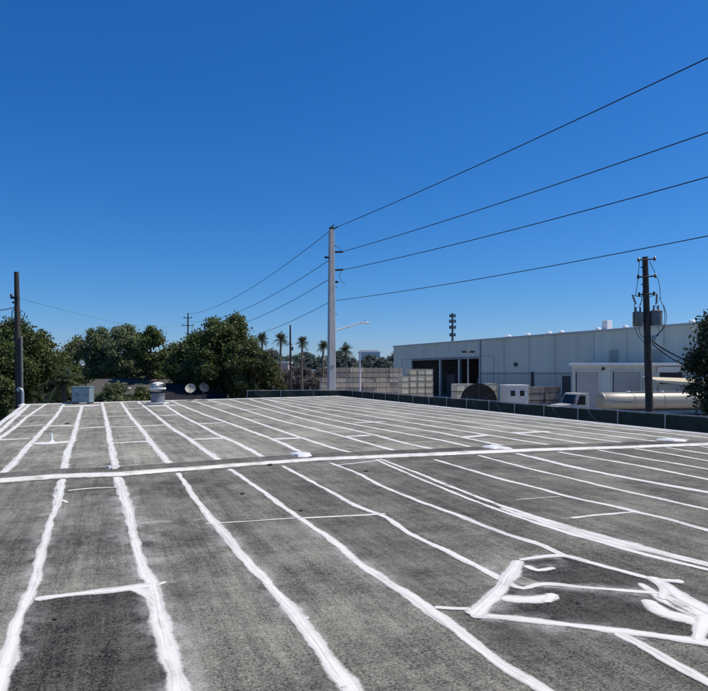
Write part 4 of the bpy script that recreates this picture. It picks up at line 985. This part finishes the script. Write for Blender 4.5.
# annex with roll-up doors
A = Vector((gx(572, 75), 75, 0)); AH = zof(365.5, 75)
an = thing('garage_annex', 'low grey garage annex with white roof edge and roll-up doors, against the warehouse', 'garage', A)
Lx = gx(722, 75)-A.x
k_ = 97/75.0
b = MB(); b.prism([(0, 0), (Lx, 0), (A.x*k_-A.x+.9+4, 21), (A.x*k_-A.x+.5, 21)], 0, AH); b.build('wall', M['annex_clad'], an)
b = MB(); b.box((Lx/2-.1, -.25, AH+.12), (Lx+.5, .7, .30)); b.build('roof_edge', M['white_paint'], an, bevel=.03)
def adoor(x0, x1, y0, y1, mat, name='roll_up_door'):
    a0 = gx(x0, 75)-A.x; a1 = gx(x1, 75)-A.x; z1 = zof(y0, 75); z0 = max(0.02, zof(y1, 75))
    fr = MB(); f_ = .14
    for s in (a0-f_/2, a1+f_/2): fr.box((s, -.09, (z0+z1)/2), (f_, .18, z1-z0))
    fr.box(((a0+a1)/2, -.09, z1+f_/2), (a1-a0+2*f_, .18, f_)); 
    dr_ = MB(); dr_.box(((a0+a1)/2, -.02, (z0+z1)/2), (a1-a0, .04, z1-z0)); d_ = dr_.build(name, mat, an); fr.build('frame', M['annex_clad'], d_)
    jb = MB(); jb.box((a0+.08, -.06, (z0+z1)/2), (.16, .04, z1-z0)); jb.build('jamb_shadow', M['black'], d_)  # black strip paints the jamb's shadow down the door's left side
adoor(575, 598, 371.5, 440, M['rollup']); adoor(612, 640, 371.5, 440, M['rollup'])
adoor(659, 682, 372.5, 384, M['dark_metal'], 'dark_opening_panel')  # flat dark panel, its colour standing in for the shade inside
b = MB()
for i in range(14): b.box((gx(657+i*2.3, 75)-A.x, -.35, zof(369.5, 75)), (.14, .06, .62))
b.box((gx(673, 75)-A.x, -.28, zof(369.5, 75)), (3.6, .06, .6)); b.build('ribbed_canopy', M['white_paint'], an)
b = MB(); b.box((gx(603, 75)-A.x, -.08, zof(368.8, 75)), (.3, .15, .3)); b.build('wall_lamp', M['dark_metal'], an)
# flat canopy on posts
C0 = Vector((gx(656, 70), 70, 0)); t = thing('canopy', 'pale sloping canopy on posts behind the tank, right of the transformer pole', 'canopy', C0)
b = MB(); z = zof(380, 70); b.add([(0, 0, z), (7, 0, z-.45), (7, 3.4, z+.1), (0, 3.4, z+.35), (0, 0, z-.22), (7, 0, z-.95), (7, 3.4, z-.1), (0, 3.4, z+.15)], [(0, 1, 2, 3), (7, 6, 5, 4), (0, 4, 5, 1), (1, 5, 6, 2), (2, 6, 7, 3), (3, 7, 4, 0)]); b.build('deck', M['cream'], t)
for x in (.3, 3.4, 6.6):
    b = MB(); b.box((x, .2, (z-.7)/2), (.14, .14, z-.7)); b.build('post', M['grey_metal'], t)

# ------------------------------------------------------------------ tanker truck
T0 = Vector((gx(557, 56), 56, 0)); t = thing('tanker_truck', 'white-cabbed tanker truck with a long cream tank parked beyond the fence', 'tanker truck', T0, R(12))
def px2x(px, Y=57.5): return (gx(px, Y)-T0.x)*1.03
ch_ = MB(); ch_.box((7.6, 1.1, .95), (14.0, .9, .25)); ch_.build('chassis', M['dark_metal'], t)
cx0, cx1 = px2x(570), px2x(584.5)
zt_ = zof(393, 57)
b = MB(); b.extrude_y([(cx0, 1.0), (cx1, 1.0), (cx1, zt_), (cx0+.45, zt_), (cx0+.28, zt_-.12), (cx0-.05, 2.05), (cx0-.1, 1.8)], .02, 2.25); b.build('cab', M['cab_paint'], t, bevel=.05)
b = MB(); b.extrude_y([(0.0, .75), (cx0-.02, .75), (cx0-.02, 2.12), (.5, 1.98), (.12, 1.85), (0, 1.6)], .2, 2.05); b.build('hood', M['cab_paint'], t, bevel=.06)
b = MB(); b.extrude_y([(cx0+.22, 2.02), (cx1-.28, 2.02), (cx1-.28, zt_-.22), (cx0+.48, zt_-.22)], -.01, .03); b.build('side_window', M['cab_glass'], t)
b = MB(); b.add([(cx0-.055, .2, 2.1), (cx0-.055, 2.05, 2.1), (cx0+.26, 2.05, zt_-.16), (cx0+.26, .2, zt_-.16)], [(0, 1, 2, 3)]); b.build('windscreen', M['cab_glass'], t)
b = MB(); b.box((cx0-.12, -.18, 2.35), (.1, .16, .45)); b.build('mirror', M['dark_metal'], t)
b = MB(); b.box((-.12, 1.12, .72), (.24, 2.2, .3)); b.build('bumper', M['galv'], t)
for y in (.4, 1.85):
    b = MB(); b.box((-.01, y, 1.25), (.08, .3, .22)); b.build('headlight', M['dusty_white'], t)
b = MB(); b.tube([(cx1+.15, .25, 1.0), (cx1+.15, .25, zt_+.1)], .07, 8); b.build('exhaust_stack', M['galv'], t, True)
tx0, tx1 = px2x(604), px2x(604)+12.2; rt = .76; zc_ = zof(401, 58.5)
b = MB(); b.lathe([(.05, -.08), (rt*.6, -.06), (rt*.93, -.02), (rt, .06)]+[(rt, .06+(tx1-tx0-.12)*i/6) for i in range(1, 7)]+[(rt*.9, tx1-tx0+.04), (rt*.6, tx1-tx0+.12), (.05, tx1-tx0+.16)], 36, (tx0, 1.1, zc_), Matrix.Rotation(R(90), 3, 'Y')); tk = b.build('tank', M['tank'], t, True)
for i in range(5):
    b = MB(); x = tx0+.1+i*(tx1-tx0-.2)/4; b.lathe([(rt, -.04), (rt+.03, -.04), (rt+.03, .04), (rt, .04)], 36, (x, 1.1, zc_), Matrix.Rotation(R(90), 3, 'Y')); b.build('band', M['tank'], tk, True)
b = MB(); b.box((tx0+6, 1.1, zc_+rt+.05), (6, .5, .05)); b.build('walkway', M['galv'], tk)
for x in (tx0+2.8, tx0+6.2, tx0+9.3):
    b = MB(); b.lathe([(.26, 0), (.26, .1), (.2, .14)], 16, (x, 1.1, zc_+rt-.02)); b.build('hatch', M['galv'], tk, True)
b = MB()
for i, wl in enumerate((.22, .16, .26, .2, .3, .18)): b.box((tx0+.95+i*.34, 1.1-rt*1.002, zc_-.06), (wl, .02, .15))
b.build('marking', M['grey_metal'], tk)
b = MB(); b.box((tx0+6, 1.1, zc_-rt-.02), (11.6, .7, .2)); b.build('tank_cradle', M['dark_metal'], t)
for x in (.95, cx1+.6, cx1+1.9, tx1-2.4, tx1-1.1):
    for y in (.2, 2.0):
        ro = Matrix.Rotation(R(90), 3, 'X'); b = MB(); b.lathe([(.3, -.14), (.47, -.15), (.51, -.1), (.51, .1), (.47, .15), (.3, .14)], 24, (x, y, .52), ro); wo = b.build('wheel', M['rubber'], t, True)
        b = MB(); b.lathe([(.06, -.1), (.29, -.13), (.29, .13), (.06, .1)], 18, (x, y, .52), ro); b.build('rim', M['galv'], wo, True)

# ------------------------------------------------------------------ yard goods
def make_crate(label, loc, rz):
    t = thing('wooden_crate', label, 'crate', loc, rz)
    b = MB(); b.box((0, 0, .47), (1.20, 1.2, .80)); b.build('box', M['cream'], t, bevel=.02)
    b = MB()
    for s in (-.45, 0, .45): b.box((s, 0, .035), (.12, 1.2, .07))
    b.build('skid', M['skid'], t)
    b = MB()
    for s in (-1, 1):
        b.box((s*.55, -.612, .47), (.08, .025, .8)); 
    b.box((0, -.613, .85), (1.02, .025, .05)); b.build('batten', M['cream_dark'], t)
    return t
ux = Vector((math.cos(SITE), math.sin(SITE), 0)); uy = Vector((-math.sin(SITE), math.cos(SITE), 0))
S0 = Vector((gx(411.9, 95), 95, 0)); crate0 = None
ztop = zof(367, 95); ch2 = .885; zb0 = ztop-6*ch2
cols = ['left', 'middle', 'right']; rows = ['bottom', 'second lowest', 'third lowest', 'third from top', 'second from top', 'topmost']
for c_ in range(3):
    for r_ in range(6):
        lb = f'cream wooden crate, {rows[r_]} in the {cols[c_]} column of the tall cream stack'
        loc = S0+ux*(c_*1.26+random.uniform(-.02, .02))+uy*random.uniform(-.03, .03)+Vector((0, 0, r_*ch2+.002*r_))
        if crate0 is None: crate0 = make_crate(lb, loc, SITE); tag(crate0, group='cream crates stacked in the yard')
        else: copy_tree(crate0, lb, 'cream crates stacked in the yard', loc, SITE+random.uniform(-.015, .015))
for r_ in range(5):
    copy_tree(crate0, f'cream wooden crate, {["bottom", "second lowest", "middle", "second from top", "topmost"][r_]} of the short column left of the tall cream stack', 'cream crates stacked in the yard', S0-ux*1.3+Vector((0, 0, r_*(ch2-.02))), SITE)
Sx = Vector((gx(458.5, 74), 74, 0))
for c_, nm in ((0, 'left'), (1, 'right')):
    for r_ in range(4):
        copy_tree(crate0, f'cream crate, {["bottom", "second lowest", "second from top", "top"][r_]} of the {nm} column just left of the big cable reel', 'cream crates by the cable reel', Sx+ux*c_*1.26+Vector((0, 0, r_*ch2)), SITE)
for r_ in range(4):
    copy_tree(crate0, f'cream crate, {["bottom", "second lowest", "second from top", "top"][r_]} of the column right behind the big cable reel', 'cream crates by the cable reel', Vector((gx(490.5, 77), 77, 0))+Vector((0, 0, r_*ch2)), SITE)
# lumber bundles
def make_bundle(label, loc, rz, mat):
    t = thing('lumber_bundle', label, 'lumber bundle', loc, rz)
    b = MB()
    for i in range(3): b.box((random.uniform(-.02, .02), 0, .175+.225*i), (2.24+random.uniform(-.02, .02), 1.2, .215))
    b.build('boards', mat, t)
    for s in (-.8, 0, .8):
        q = MB(); q.box((s, 0, .032), (.14, 1.2, .06)); q.build('bearer', M['skid'], t)
    for s in (-.6, .6):
        q = MB(); q.box((s, -.604, .47), (.03, .008, .56)); q.build('strap', M['dark_metal'], t)
    return t
B0 = Vector((gx(341.5, 104), 104, 0)); bun = None; lh = .77
ordn = ['first', 'second', 'third', 'fourth', 'fifth', 'sixth']; lev = ['bottom', 'second lowest', 'third lowest', 'middle', 'third from top', 'second from top', 'topmost']
lev7 = ['at the bottom', 'second from bottom', 'third from bottom', 'fourth from bottom', 'third from top', 'second from top', 'on top']; nlev = 7; zt2 = zof(367.5, 104); lh = zt2/nlev
for c_ in range(-1, 5):
    top = nlev if c_ >= 0 else 5
    for r_ in range(top):
        lb = f'grey lumber bundle {lev7[r_]}, {ordn[c_+1]} grey stack from the left'
        loc = B0+ux*(c_*2.28+random.uniform(-.08, .08))+uy*random.uniform(-.1, .1)+Vector((0, 0, r_*lh))
        if bun is None: bun = make_bundle(lb, loc, SITE, M['bundle']); tag(bun, group='grey lumber bundles in the long stack'); bun.scale = (1, 1, lh/.76)
        else: copy_tree(bun, lb, 'grey lumber bundles in the long stack', loc, SITE+random.uniform(-.02, .02))
D0 = Vector((gx(533, 76), 76, 0)); bun2 = None; dl_ = zof(386.5, 76)/4
for c_ in range(2):
    for r_ in range(4):
        lb = f'dark lumber bundle, {["bottom", "second lowest", "second from top", "top"][r_]} of the {["left", "right"][c_]} dark stack right of the site office'
        loc = D0+ux*(c_*2.35)+uy*random.uniform(-.1, .1)+Vector((0, 0, r_*dl_))
        if bun2 is None: bun2 = make_bundle(lb, loc, SITE, M['bundle_dark']); tag(bun2, group='dark lumber bundles by the site office'); bun2.scale = (1, 1, dl_/.76)
        else: copy_tree(bun2, lb, 'dark lumber bundles by the site office', loc, SITE)
# cable reel
Y = 68; t = thing('cable_reel', 'huge black cable reel standing on its rim behind the fence', 'cable reel', (gx(478.5, Y), Y, 0), R(-8))
rr = 1.83; ro = Matrix.Rotation(R(90), 3, 'X')
for y in (-.6, .6):
    b = MB(); b.lathe([(.2, -.05), (rr-.1, -.05), (rr, -.09), (rr, .09), (rr-.1, .05), (.2, .05)], 48, (0, y, rr), ro); fo = b.build('flange', M['black'], t, True)
    for k_ in range(6):
        b = MB(); b.box(Vector((0, y-.07 if y < 0 else y+.07, rr))+Matrix.Rotation(k_*math.pi/3, 3, 'Y') @ Vector((0, 0, rr*.5)), (.14, .06, rr*.86), Matrix.Rotation(k_*math.pi/3, 3, 'Y')); b.build('spoke', M['dark_metal'], fo)
b = MB(); b.lathe([(rr*.72, -.54), (rr*.78, -.5)]+[(rr*(.78+.025*(i % 2)), -.5+i*.1) for i in range(11)]+[(rr*.72, .54)], 40, (0, 0, rr), ro); b.build('wound_cable', M['green_drum'], t, True)
b = MB(); b.lathe([(.22, -.72), (.22, .72)], 18, (0, 0, rr), ro); b.build('hub', M['grey_metal'], t, True)
# site office
Y = 75; t = thing('site_office', 'small white portable office with two dark windows', 'portable office', (gx(514, Y), Y, 0), R(6))
zt3 = zof(385.5, Y)
b = MB(); b.box((0, 0, zt3/2+.15), (2.5, 2.4, zt3-.3)); b.build('wall', M['dusty_white'], t, bevel=.03)
b = MB(); b.box((0, 0, zt3+.04), (2.66, 2.56, .1)); b.build('roof', M['white_paint'], t, bevel=.02)
b = MB(); b.box((0, 0, .15), (2.3, 2.2, .28)); b.build('base', M['dark_metal'], t)
for s in (-.57, .5):
    b = MB(); b.box((s, -1.215, zof(393, Y)), (.66, .06, .74)); fo = b.build('window', M['white_paint'], t); q = MB(); q.box((s, -1.25, zof(393, Y)), (.54, .02, .62)); q.build('pane', M['glass'], fo)
# floodlight mast
Y = 82; z = zof(352.5, Y); t = thing('floodlight_mast', 'slim floodlight mast with four lamps in front of the dark bay', 'floodlight', (gx(468, Y), Y, 0), R(5))
b = MB(); b.tube([(0, 0, 0), (0, 0, z)], [.10, .07], 10); b.build('mast', M['galv'], t, True)
b = MB(); b.box((0, 0, z), (1.5, .08, .08)); b.build('cross_arm', M['grey_metal'], t)
for s in (-.68, -.36, .36, .68):
    b = MB(); b.box((s, -.1, z+.12), (.3, .18, .28), Matrix.Rotation(R(25), 3, 'X')); b.build('lamp', M['dark_metal'], t, bevel=.02)
# cell tower
Y = 260; z = zof(313, Y); t = thing('cell_tower', 'distant cell tower with stacked antenna rings rising behind the warehouse', 'cell tower', (gx(452.5, Y), Y, 0))
b = MB(); b.tube([(0, 0, 0), (0, 0, z)], [.6, .35], 10); b.build('mast', M['grey_metal'], t, True)
for py, rr in ((316, 1.1), (321.5, 1.25), (327.5, 1.2), (335, 1.1)):
    zz = zof(py, Y); b = MB(); b.lathe([(rr, -.1), (rr, .1), (.2, .1), (.2, -.1)], 12, (0, 0, zz)); po = b.build('platform', M['grey_metal'], t)
    for j in range(9):
        q_ = j*2*math.pi/9; b = MB(); b.box((rr*math.cos(q_), rr*math.sin(q_), zz+.1), (.26, .26, 1.25)); b.build('antenna', M['transformer'], po)

# ------------------------------------------------------------------ distant town
def block(px0, px1, py, Y, label, mat, d_=12, wins=0):
    x0, x1 = gx(px0, Y), gx(px1, Y); z = zof(py, Y); t = thing('distant_building', label, 'building', ((x0+x1)/2, Y, 0)); w_ = x1-x0
    b = MB(); b.box((0, d_/2, z/2), (w_, d_, z)); b.build('wall', mat, t)
    b = MB(); b.box((0, d_/2, z+.2), (w_+.6, d_+.6, .4)); b.build('roof', M['white_paint'], t)
    for i in range(wins):
        b = MB(); b.box((-w_/2+w_*(i+.5)/wins, -.04, z*.62), (w_/wins*.5, .08, z*.22)); b.build('window', M['glass'], t)
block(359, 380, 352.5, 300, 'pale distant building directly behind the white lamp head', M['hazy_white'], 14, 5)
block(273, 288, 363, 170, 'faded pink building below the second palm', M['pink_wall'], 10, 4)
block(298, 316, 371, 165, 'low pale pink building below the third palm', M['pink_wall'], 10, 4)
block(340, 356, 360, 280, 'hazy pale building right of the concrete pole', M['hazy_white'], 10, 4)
def car(px, Y, label, mat, rz=0.0):
    t = thing('parked_car', label, 'car', (gx(px, Y), Y, 0), rz, 'cars far off beyond the fence')
    b = MB(); b.extrude_y([(-2.2, .35), (2.2, .35), (2.25, .75), (1.5, .98), (-2.1, 1.02), (-2.25, .8)], -.9, .9); b.build('body', mat, t, bevel=.06)
    b = MB(); b.extrude_y([(-1.7, 1.0), (1.15, .99), (.5, 1.55), (-1.2, 1.58)], -.78, .78); b.build('cabin', M['glass'], t, bevel=.05)
    b = MB(); b.extrude_y([(-1.22, 1.57), (.5, 1.54), (.42, 1.63), (-1.12, 1.65)], -.74, .74); b.build('roof', mat, t)
    for x in (-1.4, 1.4):
        for y in (-.85, .85):
            b = MB(); b.lathe([(.2, -.1), (.33, -.1), (.33, .1), (.2, .1)], 16, (x, y, .33), Matrix.Rotation(R(90), 3, 'X')); b.build('wheel', M['rubber'], t, True)
car(292.5, 182, 'white car far off beyond the fence, below the thin dark pole', M['white_paint'])
car(305, 186, 'dark car far off beyond the fence, left of the concrete pole', M['dark_metal'])
car(279, 188, 'red car far off beyond the fence, at the end of the brown bush', M['orange'])

# ------------------------------------------------------------------ light, sky, camera
SUN_EL = R(57); sdir = Vector((.98, .18, 0)).normalized()      # toward the sun: from the right, a little ahead of us
sv = Vector((sdir.x*math.cos(SUN_EL), sdir.y*math.cos(SUN_EL), math.sin(SUN_EL)))
sl_ = bpy.data.lights.new('sun', 'SUN'); sl_.energy = 4.6; sl_.angle = R(.53); sl_.color = (1, .925, .80)
so = bpy.data.objects.new('sun', sl_); COL.objects.link(so); so.rotation_euler = sv.to_track_quat('Z', 'Y').to_euler(); so.location = (0, 0, 60)
W = bpy.data.worlds.new('World'); scene.world = W; W.use_nodes = True
wt = W.node_tree; wt.nodes.clear()
sky = wt.nodes.new('ShaderNodeTexSky'); sky.sky_type = 'NISHITA'; sky.sun_disc = False
sky.sun_elevation = SUN_EL; sky.sun_rotation = math.atan2(sdir.x, sdir.y); sky.altitude = 10; sky.air_density = 1.0; sky.dust_density = .12; sky.ozone_density = 3.0
hs = wt.nodes.new('ShaderNodeHueSaturation'); hs.inputs['Saturation'].default_value = 1.15
sp = wt.nodes.new('ShaderNodeSeparateColor'); cb = wt.nodes.new('ShaderNodeCombineColor')
wt.links.new(sky.outputs[0], hs.inputs['Color']); wt.links.new(hs.outputs[0], sp.inputs[0])
SS = .09                                   # clear deep-blue air: response per channel
for ch_i, (gain, ex) in enumerate(((.70, 1.42), (.74, .97), (1.12, .86))):
    a = math_(wt, 'MULTIPLY', sp.outputs[ch_i], SS); a = math_(wt, 'POWER', a, ex); a = math_(wt, 'MULTIPLY', a, gain/SS); wt.links.new(a, cb.inputs[ch_i])
bg = wt.nodes.new('ShaderNodeBackground'); bg.inputs[1].default_value = SS; wo = wt.nodes.new('ShaderNodeOutputWorld')
wt.links.new(cb.outputs[0], bg.inputs[0]); wt.links.new(bg.outputs[0], wo.inputs[0])
cam = bpy.data.cameras.new('camera'); co = bpy.data.objects.new('camera', cam); COL.objects.link(co); scene.camera = co
co.location = (0, 0, ZC); co.rotation_euler = (R(90), 0, 0)
cam.sensor_fit = 'HORIZONTAL'; cam.sensor_width = 36; cam.lens = 36*F/708; cam.clip_start = .05; cam.clip_end = 9000
cam.shift_x = 0; cam.shift_y = (HY-345.5)/708
scene.render.engine = 'CYCLES'; scene.cycles.transparent_max_bounces = 16
scene.view_settings.view_transform = 'Standard'; scene.view_settings.look = 'None'; scene.view_settings.exposure = 0; scene.view_settings.gamma = 1
scene.render.resolution_x = 1024; scene.render.resolution_y = 999
